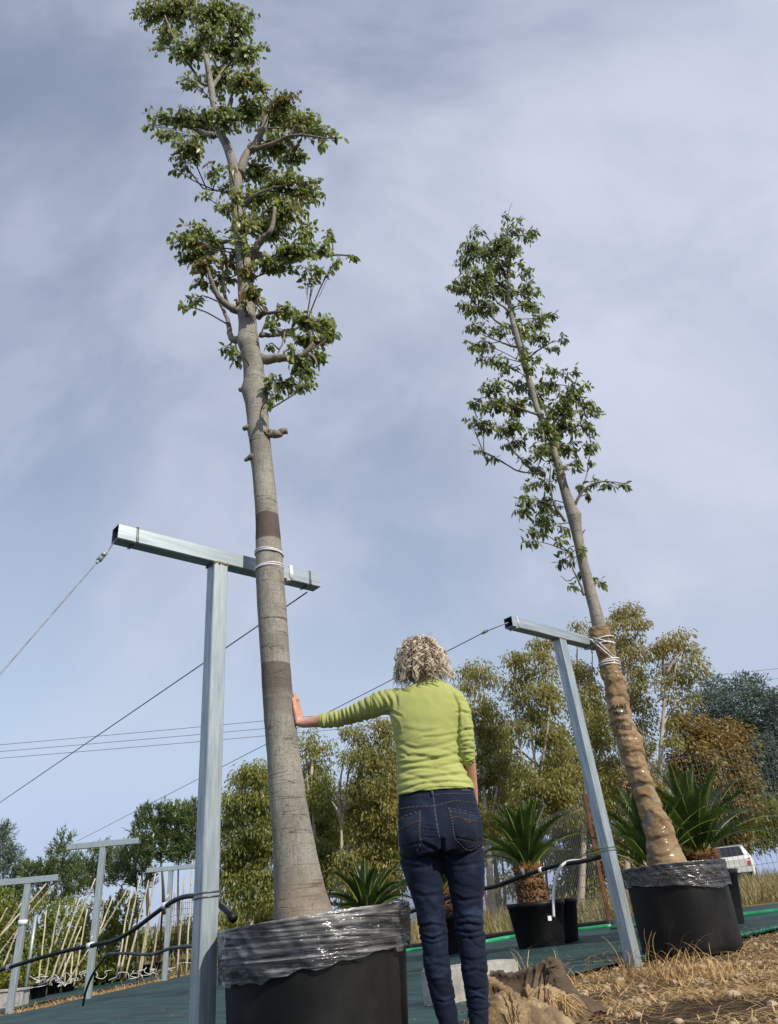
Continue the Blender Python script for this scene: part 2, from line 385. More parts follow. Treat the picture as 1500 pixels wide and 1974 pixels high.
# ================================================================== GROUND
def ground_mat():
    m, t, p, o = newmat('soil_and_dry_grass')
    v = coords(t); f = noisen(t, v, .35, 10, .65); f2 = noisen(t, v, 9, 8, .7); f3 = noisen(t, v, 60, 5, .7)
    c = ramp(t, f2, [(.28, (.050, .032, .018)), (.45, (.13, .088, .05)), (.6, (.26, .185, .10)), (.75, (.36, .27, .16))])
    far = ramp(t, f, [(.3, (.10, .11, .035)), (.55, (.24, .19, .08)), (.75, (.34, .27, .13))])
    sep = N(t, 'ShaderNodeSeparateXYZ'); t.links.new(v, sep.inputs[0])
    c = mixc(t, maprange(t, sep.outputs['Y'], 10, 16), c, far)
    c = mixc(t, maprange(t, f3, .5, .62, 0, .6), c, (.07, .045, .025))
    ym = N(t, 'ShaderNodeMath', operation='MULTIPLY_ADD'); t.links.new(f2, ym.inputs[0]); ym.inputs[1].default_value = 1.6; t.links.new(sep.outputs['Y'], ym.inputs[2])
    c = mixc(t, maprange(t, ym.outputs[0], 4.6, 5.3, .6, 0), c, (.028, .018, .011))      # foreground shade painted into the soil colour nearest the camera
    t.links.new(c, p.inputs['Base Color']); p.inputs['Roughness'].default_value = .95; p.inputs['Specular IOR Level'].default_value = .15
    a = N(t, 'ShaderNodeMath', operation='ADD'); t.links.new(f2, a.inputs[0]); t.links.new(f3, a.inputs[1])
    bumpn(t, p, a.outputs[0], 1.0, .03); return m
def gz2(x, y):     # visible relief on bare soil
    return gz(x, y) + (.02 * noise.noise(V((x * 2.2, y * 2.2, 3))) if (x > 0 and y < 9) else 0)
def lin(a, b, n): return [a + (b - a) * i / n for i in range(n + 1)]
xs = sorted(set([-600, -300, -120, -60, -30] + lin(-15, 0, 30) + lin(0, 8, 80) + lin(8, 15, 14) + [30, 60, 120, 300, 600]))
ys = sorted(set([-40, -10, 0] + lin(1, 12, 110) + lin(12, 60, 48) + [90, 150, 300, 700, 1500]))
mb = MB(); vs = [V((x, y, gz2(x, y))) for y in ys for x in xs]; nx = len(xs)
mb.add(vs, [(j * nx + i, j * nx + i + 1, (j + 1) * nx + i + 1, (j + 1) * nx + i) for j in range(len(ys) - 1) for i in range(nx - 1)])
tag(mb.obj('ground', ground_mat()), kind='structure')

def tarp_mat(name, c0, c1, c2, rot):
    m, t, p, o = newmat(name)
    v = coords(t, (1, 1, 1), (0, 0, rot)); f = noisen(t, v, .9, 6, .6)
    st = N(t, 'ShaderNodeMapping'); st.inputs['Scale'].default_value = (.6, 14, 1); t.links.new(v, st.inputs[0])
    f2 = noisen(t, st.outputs[0], 1.2, 5, .6)
    a = N(t, 'ShaderNodeMath', operation='MULTIPLY_ADD'); t.links.new(f, a.inputs[0]); a.inputs[1].default_value = .5
    b = N(t, 'ShaderNodeMath', operation='MULTIPLY'); t.links.new(f2, b.inputs[0]); b.inputs[1].default_value = .5; t.links.new(b.outputs[0], a.inputs[2])
    c = ramp(t, a.outputs[0], [(.40, c0), (.5, c1), (.60, c2)])
    w_ = N(t, 'ShaderNodeTexWave', wave_type='BANDS', bands_direction='Y'); t.links.new(v, w_.inputs['Vector']); w_.inputs['Scale'].default_value = 1.3; w_.inputs['Distortion'].default_value = .4
    c = mixc(t, maprange(t, w_.outputs['Fac'], .97, 1.0, 0, .7), c, (.03, .12, .10))
    t.links.new(c, p.inputs['Base Color']); p.inputs['Roughness'].default_value = .62; p.inputs['Specular IOR Level'].default_value = .35
    bumpn(t, p, noisen(t, v, 220, 2, .5), .25, .003); return m
M['tarp'] = tarp_mat('green_ground_cover', (.007, .020, .021), (.012, .038, .037), (.024, .066, .062), .9)
M['tarp_edge'] = simple('green_selvedge', [(.01, .10, .07), (.03, .22, .15)], 20, rough=.6)
def poly(P, s):
    P = [np.array(p, float) for p in P]; L = [0]
    for a, b in zip(P, P[1:]): L.append(L[-1] + np.linalg.norm(b - a))
    d = s * L[-1]
    for i in range(len(P) - 1):
        if d <= L[i + 1] + 1e-9:
            k = (d - L[i]) / (L[i + 1] - L[i]); return P[i] + (P[i + 1] - P[i]) * k
    return P[-1]
def tarp(name, A, B, n, m_, label, mat, lift=.035, amp=.020, edge=None):
    mb = MB(); vs = []
    for i in range(n + 1):
        a = poly(A, i / n); b = poly(B, i / n)
        for j in range(m_ + 1):
            q = a + (b - a) * (j / m_); x, y = q
            wv = noise.noise(V((x * 1.3 + y * .9, y * .5 - x * .3, 2.0))) + .6 * noise.noise(V((x * 3 + y * 2.4, y * .8, 7.0)))
            vs.append(V((x, y, gz(x, y) + lift + amp * max(-1, wv))))
    k = m_ + 1
    mb.add(vs, [(i * k + j, (i + 1) * k + j, (i + 1) * k + j + 1, i * k + j + 1) for i in range(n) for j in range(m_)])
    t_ = thing(name, label, 'ground sheet', (A[0][0], A[0][1], gz(*A[0])))
    t_['kind'] = 'structure'
    part(mb, 'sheet', M['tarp'], t_)
    if edge:
        e = MB(); 
        for i in range(int(n * .75), n * 2):
            q = poly(A, i / n / 2); r_ = poly(A, (i + 1) / n / 2); d = (r_ - q) / (np.linalg.norm(r_ - q) + 1e-9)
            for _ in range(5):
                s_ = rnd(0, 1); b0 = q + (r_ - q) * s_; z = gz(*b0) + .03
                e.tube([V((b0[0], b0[1], z)), V((b0[0] + rnd(-.03, .03), b0[1] - rnd(.01, .05), z + rnd(0, .035)))], .003, 3)
            e.tube([V((q[0], q[1], gz(*q) + .045)), V((r_[0], r_[1], gz(*r_) + .045 + rnd(0, .008)))], .009, 4)
        part(e, 'frayed_edge', M['tarp_edge'], t_)
    return t_
tarp('ground_cover_sheet',
     [(.02, 1.0), (.10, 3.6), (.16, 4.4), (.38, 5.2), (.87, 5.95), (1.5, 6.38), (3.1, 7.75), (6.5, 10.3), (9, 12.2)],
     [(-6.55, 1.0), (-6.6, 8), (-6.6, 14), (-6.3, 20), (-6, 26), (-2, 21.5), (1.6, 17.2), (5.5, 13.8), (9, 12.6)], 150, 60,
     'dark green woven ground cover sheet spread between the two big pots', M['tarp'], edge=True)
tarp('ground_cover_sheet', [(-7.35, 5), (-7.4, 12), (-7.3, 18), (-7.0, 30)], [(-11, 5), (-11, 12), (-11, 18), (-11, 30)], 60, 14,
     'green woven ground cover strip under the row of staked oleander pots', M['tarp'], lift=.06)

def blades(name, n, pos, L, W, lay, mat, label, curve=.6, seg=4):
    mb = MB()
    for _ in range(n):
        x, y = pos(); z = gz2(x, y); a = rnd(0, 6.283); l = rnd(*L); el = rnd(*lay)
        d = V((math.cos(a) * math.cos(el), math.sin(a) * math.cos(el), math.sin(el))); s_ = V((-math.sin(a), math.cos(a), 0))
        p = V((x, y, z + rnd(-.005, .02))); w_ = rnd(*W); pr = None
        vs = []
        for k in range(seg + 1):
            ww = w_ * (1 - k / seg * .75)
            vs += [p - s_ * ww, p + s_ * ww]
            p = p + d * (l / seg); d = (d + V((0, 0, -curve * rnd(.2, .6))) + s_ * rnd(-.2, .2)).normalized()
            if p.z < z + .004: p.z = z + .004; d.z = abs(d.z) * .2
        mb.add(vs, [(2 * k, 2 * k + 1, 2 * k + 3, 2 * k + 2) for k in range(seg)])
    return tag(mb.obj(name, mat, smooth=False), label, name.replace('_', ' '), kind='stuff')
EDGE = [(.02, 1.0), (.10, 3.6), (.16, 4.4), (.38, 5.2), (.87, 5.95), (1.5, 6.38), (3.1, 7.75), (6.5, 10.3), (9, 12.2)]
def edge_y(x):
    for (a, b), (c, d) in zip(EDGE, EDGE[1:]):
        if x <= c: return b + (d - b) * (x - a) / (c - a)
    return 12
def straw_pos():
    while True:
        y = 2.6 + 7 * random.random() ** 1.5; x = rnd(.1, 1.1 * y * .62 + .3)
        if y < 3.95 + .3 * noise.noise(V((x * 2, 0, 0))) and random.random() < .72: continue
        if y < edge_y(x) - .02 + rnd(0, .1) and noise.noise(V((x * 1.7, y * 1.7, 5))) > rnd(-.7, .3): return x, y
blades('straw', 15000, straw_pos, (.05, .24), (.0014, .0040), (-.05, .45), M['straw'], 'dry straw and dead grass littering the brown soil', .5)
def strip_pos():
    y = rnd(9, 26); return rnd(-7.35, -6.58), y
blades('straw', 4200, strip_pos, (.08, .3), (.003, .008), (.0, .7), M['straw'], 'thin strip of dry straw between the two green ground sheets', .5)
def litter_pos():
    while True:
        y = rnd(3.2, 9); x = rnd(-.55 * y, edge_y(0) * 0 + .6 * y)
        if y > edge_y(x) + .05 and random.random() < math.exp(-max(0, (y - edge_y(x)) * .9)) + .04: return x, y
_g = gz2
gz2 = lambda x, y: _g(x, y) + .05
blades('straw', 700, litter_pos, (.04, .14), (.0012, .003), (-.02, .15), M['straw'], 'loose straw bits strewn over the green ground sheet', .4)
gz2 = _g
def tuft(cx, cy, r):
    def f():
        a = rnd(0, 6.28); q = r * random.random() ** .6; return cx + q * math.cos(a), cy + q * math.sin(a)
    return f
def clump(px, py, n, r, L, label, lay=(.7, 1.5)):
    g_ = gr(px, py); o = blades('dry_grass_clump', n, tuft(g_.x, g_.y, r), L, (.0015, .0042), lay, M['straw'], label, .75, 7)
    del o['kind']; o['category'] = 'grass clump'; o['group'] = 'dry grass clumps on the soil'; return o
clump(1300, 1895, 120, .14, (.12, .34), 'big curled dry grass clump in front of the wrapped tree pot')
clump(1380, 1890, 70, .16, (.1, .26), 'drooping dry grass clump at the right foot of the wrapped tree pot')
clump(1215, 1890, 60, .18, (.12, .3), 'thin dry grass clump at the foot of the right steel post')
clump(1090, 1905, 26, .2, (.15, .34), 'few dry stalks hooked over at the torn green sheet edge', (1.0, 1.5))
clump(1010, 1885, 12, .1, (.2, .36), 'two or three tall hooked dry stalks behind the sacking heap', (1.2, 1.5))
mb = MB()
for _ in range(750):
    x, y = straw_pos(); r = rnd(.006, .022) * (1.4 if random.random() < .1 else 1); z = gz2(x, y)
    b = len(mb.v); mb.ell((x, y, z + r * .3), (r * rnd(.8, 1.4), r * rnd(.7, 1.2), r * rnd(.5, .8)), 6, 4)
tag(mb.obj('pebbles', M['pebble'], smooth=True), 'pale pebbles scattered through the soil and straw', 'pebbles', kind='stuff')

# low ridge far away and the dry field
mb = MB()
def fieldpos():
    while True:
        y = 15 + 35 * random.random() ** 1.4; x = rnd(-.32 * y, .62 * y)
        if y > 13.2 + max(0, 5 - x) * .9 and y > 17 - .3 * x and noise.noise(V((x * .5, y * .5, 1))) > rnd(-.6, .2): return x, y
blades('field_grass', 24000, fieldpos, (.22, .6), (.006, .014), (.8, 1.5), M['fieldgrass'], 'tall dry grass of the field behind the wire fence', .28, 3)
xs_ = lin(-700, 500, 60); vs = []
for x in xs_:
    h = 16 + 14 * noise.noise(V((x * .004, 0, 0))) + 5 * noise.noise(V((x * .02, 1, 0)))
    for k, (dy, zz) in enumerate(((0, -3), (60, h * .6), (140, h), (260, h * .5), (400, -3))): vs.append(V((x, 800 + dy, zz)))
mb.add(vs, [(i * 5 + k, i * 5 + 5 + k, i * 5 + 6 + k, i * 5 + 1 + k) for i in range(60) for k in range(4)])
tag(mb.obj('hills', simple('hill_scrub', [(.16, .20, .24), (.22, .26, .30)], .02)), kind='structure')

# ================================================================== T POSTS
def square_tube(mb, a, b, side, up, wall=.004, m=0, mi=1, hollow=True):
    a = V(a); b = V(b); d = (b - a).normalized(); up = (V(up) - d * V(up).dot(d)).normalized(); s_ = d.cross(up)
    h = side / 2; c = h * .10
    pr = [(h, h - c), (h - c, h), (-h + c, h), (-h, h - c), (-h, -h + c), (-h + c, -h), (h - c, -h), (h, -h + c)]
    vs = [q + s_ * x + up * y for q in (a, b) for x, y in pr]
    mb.add(vs, [(k, (k + 1) % 8, 8 + (k + 1) % 8, 8 + k) for k in range(8)], m)
    i_ = h - wall; inn = [(i_, i_), (-i_, i_), (-i_, -i_), (i_, -i_)]
    for q, sgn in ((a, 1), (b, -1)):
        vs = [q + s_ * x + up * y for x, y in pr] + [q + s_ * x + up * y for x, y in inn]
        fs = [(0, 1, 8), (1, 2, 9, 8), (2, 3, 9), (3, 4, 10, 9), (4, 5, 10), (5, 6, 11, 10), (6, 7, 11), (7, 0, 8, 11)]
        mb.add(vs, fs, m)
        if hollow:
            q2 = q + d * (.35 * sgn)
            vs = [q + s_ * x + up * y for x, y in inn] + [q2 + s_ * x + up * y for x, y in inn]
            mb.add(vs, [(k, (k + 1) % 4, 4 + (k + 1) % 4, 4 + k) for k in range(4)] + [(4, 5, 6, 7)], mi)
def tpost(base, ztop, A, B, side, label, ties=(), wirebands=(), lean=V((0, 0, 0)), foot=None, group='galvanised steel T posts'):
    """base: foot point, ztop: centre height of the beam, A/B beam ends"""
    t_ = thing('support_post', label, 'steel post', base, group)
    d = (V(B) - V(A)); d.z = 0; d.normalize(); n_ = V((d.y, -d.x, 0))
    top = V((base[0], base[1], ztop - side / 2 - .001)) + lean
    mb = MB(); square_tube(mb, V(base) - V((0, 0, .12)), top, side, d, hollow=False)
    part(mb, 'post', [M['galv'], M['galv_end']], t_, False)
    mb = MB(); square_tube(mb, A, B, side, (0, 0, 1))
    part(mb, 'beam', [M['galv_beam'], M['galv_end']], t_, False)
    # weld fillet and rust where the beam sits on the post
    mb = MB(); h = side / 2 + .003
    for k in range(46):
        s_ = rnd(-1, 1); f = random.choice((-1, 1))
        c = top + d * (s_ * h) + n_ * (f * h) + V((0, 0, rnd(-.008, .006)))
        mb.ell(c, (rnd(.003, .007), rnd(.003, .007), rnd(.002, .005)), 6, 4)
        c = top + n_ * (s_ * h) + d * (f * h) + V((0, 0, rnd(-.008, .006)))
        mb.ell(c, (rnd(.003, .007), rnd(.003, .007), rnd(.002, .005)), 6, 4)
    part(mb, 'weld', M['rustweld'], t_)
    return t_, d, n_
def band(mb, c, d, n_, side, tilt=0, w_=.0018, r=.0022):
    """thin wire wound round a beam or post; d is the long axis"""
    h = side / 2 + .0035
    up = d.cross(n_)
    P = []
    for k, (x, y) in enumerate(((1, 1), (-1, 1), (-1, -1), (1, -1), (1, 1))):
        P.append(V(c) + n_ * (x * h) + up * (y * h) + d * (tilt * (k / 4 - .5)))
    mb.tube(P, r, 5)
ZB = 2.27
uA = onz(222, 1029, ZB); uB = onz(610, 1124, ZB); pM = onz(427, 1072, ZB)
lineD = (uB - uA).normalized()
pM = uA + lineD * (pM - uA).dot(lineD)
b1 = V((pM.x, pM.y, gz(pM.x, pM.y)))
t1, d1, n1_ = tpost(b1, ZB, uA, uB, .082, 'big galvanised T post beside the bare grey trunk')
for q_ in (uA + d1 * .09, uA + d1 * .098, uB - d1 * .075, uB - d1 * .083):
    mb = MB(); band(mb, q_, d1, n1_, .082, .012); part(mb, 'wire_band', M['wire'], t1)
zt = at(400, 1732, b1.y).z
for s_ in (0, .018): mb = MB(); band(mb, V((b1.x, b1.y, zt + s_)), V((0, 0, 1)), n1_, .082, .015, r=.003); part(mb, 'wire_band', M['wire'], t1)
ZB2 = 2.55
vA = onz(980, 1200, ZB2); vM = onz(1082, 1222, ZB2)
d2 = d1.copy(); vB = vA + d2 * 1.22; vM = vA + d2 * (vM - vA).dot(d2)
f2 = at(1224, 1862, vM.y)
b2 = V((f2.x, f2.y, gz(f2.x, f2.y)))
t2, d2_, n2_ = tpost(b2, ZB2, vA, vB, .088, 'galvanised T post tied to the sack wrapped trunk on the right', lean=V((vM.x - b2.x, vM.y - b2.y, 0)))
mb = MB()
for s_ in (.06, .07): band(mb, vA + d2 * s_, d2, n2_, .088, .01, r=.003)
part(mb, 'wire_band', M['white_tie'], t2)
mb = MB(); zt = at(1185, 1640, b2.y).z; q = b2 + (vM - b2) * ((zt - b2.z) / (vM.z - b2.z)); q.z = zt
for s_ in (0, .02): band(mb, q + V((0, 0, s_)), V((0, 0, 1)), n2_, .092, .02, r=.0025)
part(mb, 'wire_band', M['wire'], t2)
# three farther posts on the left
def far_post(bx, by, tx, ty, lx, ly, rx, ry, label, side=.1, ya=0):
    b = gr(bx, by); c = at(tx, ty, b.y)
    A = at(lx, ly, b.y - ya); B = at(rx, ry, b.y + ya)
    A.z = B.z = c.z
    return tpost(b, c.z, A, B, side, label, lean=V((c.x - b.x, 0, 0)))
tB, _, _ = far_post(168, 1930, 200, 1627, 131, 1628, 269, 1627, 'tallest of the far T posts, standing before the oleander crowns', .105)
tA, _, _ = far_post(17, 1958, 56, 1697, -45, 1698, 114, 1695, 'far T post at the left edge with a white band round its leg', .1)
tC, _, _ = far_post(317, 1895, 330, 1674, 284, 1677, 378, 1674, 'far T post half hidden behind the big near post', .1)
mb = MB(); q = at(44, 1778, V(tA.location).y); mb.tube([q + V((0, 0, -.035)), q + V((0, 0, .035))], .078, 12)
part(mb, 'white_band', M['white_tie'], tA)
# little white tees and a bare grey tube between the pots
def wtee(bx, by, tx, ty, w_, label, r=.018):
    b = gr(bx, by); c = at(tx, ty, b.y)
    o = thing('white_standpipe', label, 'standpipe', b, 'white tee standpipes')
    mb = MB(); mb.tube([b, c], r, 8); part(mb, 'riser', M['white_pipe'], o)
    k = w_ * depth(c) / FPX / 2; mb = MB(); mb.tube([c + V((-k, 0, -.01)), c + V((k, 0, .01))], r * 1.1, 8); part(mb, 'crosspiece', M['white_pipe'], o)
wtee(202, 1888, 207, 1826, 29, 'small white tee pipe right of the tallest far T post')
wtee(96, 1890, 100, 1836, 28, 'small white tee pipe low behind the canes left of centre')
b = gr(46, 1930); c = at(70, 1758, b.y); mb = MB(); mb.tube([b, c], .045, 10)
tag(mb.obj('support_pole', M['galv'], base=b), 'dull grey round pole between the two left T posts', 'pole')

# ================================================================== BIG TREES IN POTS
TY = 3.62
def trunk_mesh(mb, rows, Y, seg=28, knots=(), n=5, dy=None, seed=0):
    """rows: (px, py, width in px) -> swept trunk with slight unevenness"""
    P = []
    for i, (x, y, w_) in enumerate(rows):
        p = at(x, y, Y if dy is None else Y + dy(i / len(rows))); P.append((p.x, p.y, p.z, w_ * .5 * depth(p) / FPX))
    Q = cr(P, n)
    pts = [V(q[:3]) for q in Q]; rad = [q[3] for q in Q]
    o = len(mb.v); mb.tube(pts, rad, seg, ref=(1, 0, 0))
    for i in range(o, len(mb.v)):
        r_i = (i - o) // seg; c = pts[min(r_i, len(pts) - 1)]; v = V(mb.v[i]); d = v - c
        if d.length < 1e-6: continue
        k = 1 + .045 * noise.noise(V((v.x * 6, v.y * 6, v.z * 3 + seed))) + .02 * noise.noise(v * 22) + .014 * max(0, 1 - 5 * abs(noise.noise(V((v.x * 1.5, v.y * 1.5, v.z * 7 + seed)))))
        for (kc, kr, ka) in knots:
            q = (v - kc).length
            if q < kr * 2.5: k += ka * math.exp(-(q / kr) ** 2)
        mb.v[i] = tuple(c + d * k)
    return pts, rad
def limb(mb, px, Y0, r0, r1, dys=None, seg=8, m=0, n=5, parent=None):
    P = []
    for i, (x, y) in enumerate(px):
        k = i / (len(px) - 1); p = at(x, y, Y0 + (dys * k if dys else 0)); P.append((p.x, p.y, p.z))
    Q = cr(P, n); R_ = [r0 + (r1 - r0) * (i / (len(Q) - 1)) for i in range(len(Q))]
    Q = [V(q) + rv() * (.004 if 0 < i < len(Q) - 1 else 0) for i, q in enumerate(Q)]
    if parent is not None: mb = MB()
    mb.tube(Q, R_, seg, m)
    if parent is not None: part(mb, 'branch', M['bark_thin'], parent)
    return Q
def crown(clumps, Y, skel, mbt, mbl, leafL=.055, leafW=.034, dens=1.0, mats=(0, 1, 2, 3), yspread=.2, wind=V((.25, 0, 0)), tw=.0022):
    for cl in clumps:
        cx, cy, rx, ry = cl[:4]; k = cl[4] if len(cl) > 4 else 1.0; mixw = cl[5] if len(cl) > 5 else (4.5, 4.5, 1.8, .1)
        c = at(cx, cy, Y + rnd(-yspread, yspread)); s_ = depth(c) / FPX
        R3 = V((rx * s_ * 1.10, max(rx, ry) * s_ * .62, ry * s_ * 1.15))
        near = sorted(skel, key=lambda q: (q - c).length + 1.5 * max(0, q.z - c.z + .02)); st = random.choice(near[:4])
        mid = st.lerp(c, .55) + V((0, 0, .05 * (c - st).length)) + rv() * .03
        L = (c - st).length
        if L > R3.length * .35:
            q = cr([tuple(st), tuple(mid), tuple(c)], 5); mbt.tube(q, [tw * 2.6 - (tw * 1.4) * i / (len(q) - 1) for i in range(len(q))], 5)
        nt_ = max(5, int(rx * ry / 20 * k * dens))
        for _ in range(nt_):
            d = rv(); e = c + V((d.x * R3.x, d.y * R3.y, d.z * R3.z))
            a = c.lerp(st, random.random() * .6) if L > .05 else c
            a = a + rv() * .02
            m_ = a.lerp(e, .5) + V((0, 0, .12 * (e - a).length)) + rv() * (.1 * (e - a).length)
            q = [V(t_) for t_ in cr([tuple(a), tuple(m_), tuple(e)], 4)]
            mbt.tube(q, [tw - tw * .75 * i / (len(q) - 1) for i in range(len(q))], 3, cap=False)
            tl = sum((q[i + 1] - q[i]).length for i in range(len(q) - 1)); nl = max(4, int(tl / .026))
            for j in range(nl):
                u = .3 + .7 * (j + random.random() * .5) / nl; f = min(u, .999) * (len(q) - 1); i = int(f); p = q[i].lerp(q[i + 1], f - i)
                td = (q[i + 1] - q[i]).normalized()
                sd_ = td.orthogonal().normalized(); sd_.rotate(Matrix.Rotation(rnd(0, 6.28), 3, td))
                dr = (td * .35 + sd_ * .7 + V((0, 0, -rnd(.1, 1.7))) + wind * rnd(0, 1)).normalized()
                sc = rnd(.5, 1.25)
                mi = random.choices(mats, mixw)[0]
                up = (V((0, 0, 1)) + rv() * .7).normalized()
                mbl.leaf(p + dr * .008, dr, up, leafL * sc, leafW * sc, mi, rnd(.1, .35))
LM = [M['leaf_dark'], M['leaf_mid'], M['leaf_light'], M['leaf_dry']]

# ---- tree 1
rows1 = [(592, 1800, 122), (584, 1762, 112), (576, 1703, 94), (563, 1600, 76), (551, 1500, 66), (541, 1400, 60), (533, 1300, 56), (526, 1200, 55), (520, 1100, 52),
         (515, 1000, 45), (506, 900, 40), (499, 830, 40), (493, 752, 44), (487, 700, 37), (479, 650, 37), (477, 605, 32), (474, 560, 30), (469, 500, 29),
         (462, 450, 24), (458, 400, 22), (455, 350, 25), (448, 312, 19), (437, 280, 17), (426, 258, 16), (418, 228, 14), (411, 195, 13), (406, 160, 12), (399, 122, 10), (392, 85, 8.5)]
P0 = at(584, 1760, TY)
tree1 = thing('tree', 'very tall tree with thick bare grey trunk, the woman leaning on it', 'tree', P0, 'tall trees standing in big black pots')
def kn(x, y, dx=-.5): 
    return at(x, y, TY - .04)
knots1 = [(kn(467, 750), .05, .35), (kn(517, 745), .045, .4), (kn(473, 828), .04, .18), (kn(477, 886), .035, .22), (kn(512, 640), .05, .12), (kn(508, 690), .05, .25), (kn(464, 598), .05, .25), (kn(461, 655), .05, .3), (kn(505, 610), .04, .2)]
mb = MB(); skel1, rad1 = trunk_mesh(mb, rows1, TY, 36, knots1, 6)
# upper stems cut back
L_ = []
def lb(px, r0, r1, dy=0, seg=8): 
    global L_
    q = limb(None, px, TY, r0, r1, dy, seg, parent=tree1); L_ += q; return q
mb_br = MB()
lb([(462, 335), (470, 310), (480, 292), (495, 272), (508, 246), (514, 222)], .036, .020)
lb([(425, 245), (434, 230), (440, 212), (446, 190)], .028, .018)
lb([(412, 262), (400, 258), (380, 250), (350, 242), (310, 238)], .026, .006, .3)
lb([(478, 290), (500, 285), (530, 275), (560, 262), (600, 262), (640, 268)], .022, .004, -.2)
lb([(514, 222), (530, 205), (550, 200)], .015, .006, .1)
lb([(408, 170), (428, 140), (445, 120), (462, 95)], .018, .008, .2)
lb([(398, 165), (382, 155), (375, 140), (350, 105), (330, 60), (318, 30)], .016, .006, -.1)
lb([(392, 88), (386, 60), (380, 20), (376, -20), (372, -60)], .012, .005)
lb([(400, 110), (395, 85), (378, 50), (366, 5)], .008, .004, .1)
lb([(478, 488), (490, 482), (500, 468), (512, 455), (524, 440), (530, 400)], .035, .012, -.15)
lb([(482, 495), (500, 492), (530, 500), (560, 505), (600, 492), (640, 492), (682, 492)], .030, .004, .15)
lb([(465, 600), (452, 596), (440, 590), (425, 577), (414, 558), (405, 535), (398, 510)], .032, .010, -.2)
lb([(440, 588), (434, 570), (432, 550), (430, 530)], .014, .006, -.1)
lb([(461, 655), (450, 655), (444, 645), (440, 622), (432, 600), (422, 582)], .026, .008, .1)
lb([(498, 612), (508, 604), (520, 603), (545, 600)], .022, .007, -.1)
lb([(500, 645), (515, 646), (535, 646), (550, 638), (575, 632), (610, 618)], .018, .005, .1)
lb([(500, 690), (514, 694), (530, 691), (550, 690), (568, 690), (590, 680), (605, 662)], .034, .013, -.1)
lb([(590, 680), (606, 690), (612, 705)], .012, .005)
lb([(460, 400), (480, 385), (500, 372), (530, 360)], .018, .006, -.2)
lb([(457, 380), (440, 372), (420, 368), (392, 364)], .012, .004, .2)
lb([(462, 470), (445, 465), (420, 470), (390, 465)], .016, .005, .2)
lb([(549, 640), (543, 665), (533, 690)], .006, .004)
stub = [(512, 838), (522, 836), (534, 838), (543, 832), (554, 831)]
q = limb(None, stub, TY - .03, .030, .018, 0, 12, parent=tree1)
for (x0, y0, x1, y1, r0, r1) in ((470, 752, 461, 752, .026, .013), (518, 745, 524, 742, .030, .018), (474, 824, 470, 828, .02, .012), (481, 882, 472, 889, .026, .008)):
    limb(None, [(x0 + (6 if x0 < 500 else -6), y0), (x0, y0), (x1, y1)], TY - .03, r0, r1, 0, 10, n=3, parent=tree1)
zb = lambda y, x=510: at(x, y, TY).z
M['bark1'] = bark('smooth_grey_bark', ((zb(1044) - P0.z, zb(997) - P0.z, .008, (.075, .050, .040), .85), (zb(1330) - P0.z, zb(1285) - P0.z, .10, (.075, .055, .042), .75), (zb(1378) - P0.z, zb(1352) - P0.z, .03, (.10, .08, .06), .4), (-.2, .07, .03, (.19, .135, .085), .5)))
part(mb, 'trunk', M['bark1'], tree1)
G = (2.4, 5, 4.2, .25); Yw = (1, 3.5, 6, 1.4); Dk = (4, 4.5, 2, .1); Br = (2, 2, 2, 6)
FR = [(455, 375, 16, 22, .8, Yw), (468, 420, 16, 22, .7, G), (455, 455, 18, 20, .6, Yw), (472, 478, 14, 18, .8, G), (440, 320, 16, 16, .6, G), (425, 205, 22, 20, .5, Dk), (398, 60, 30, 30, .8, G)]
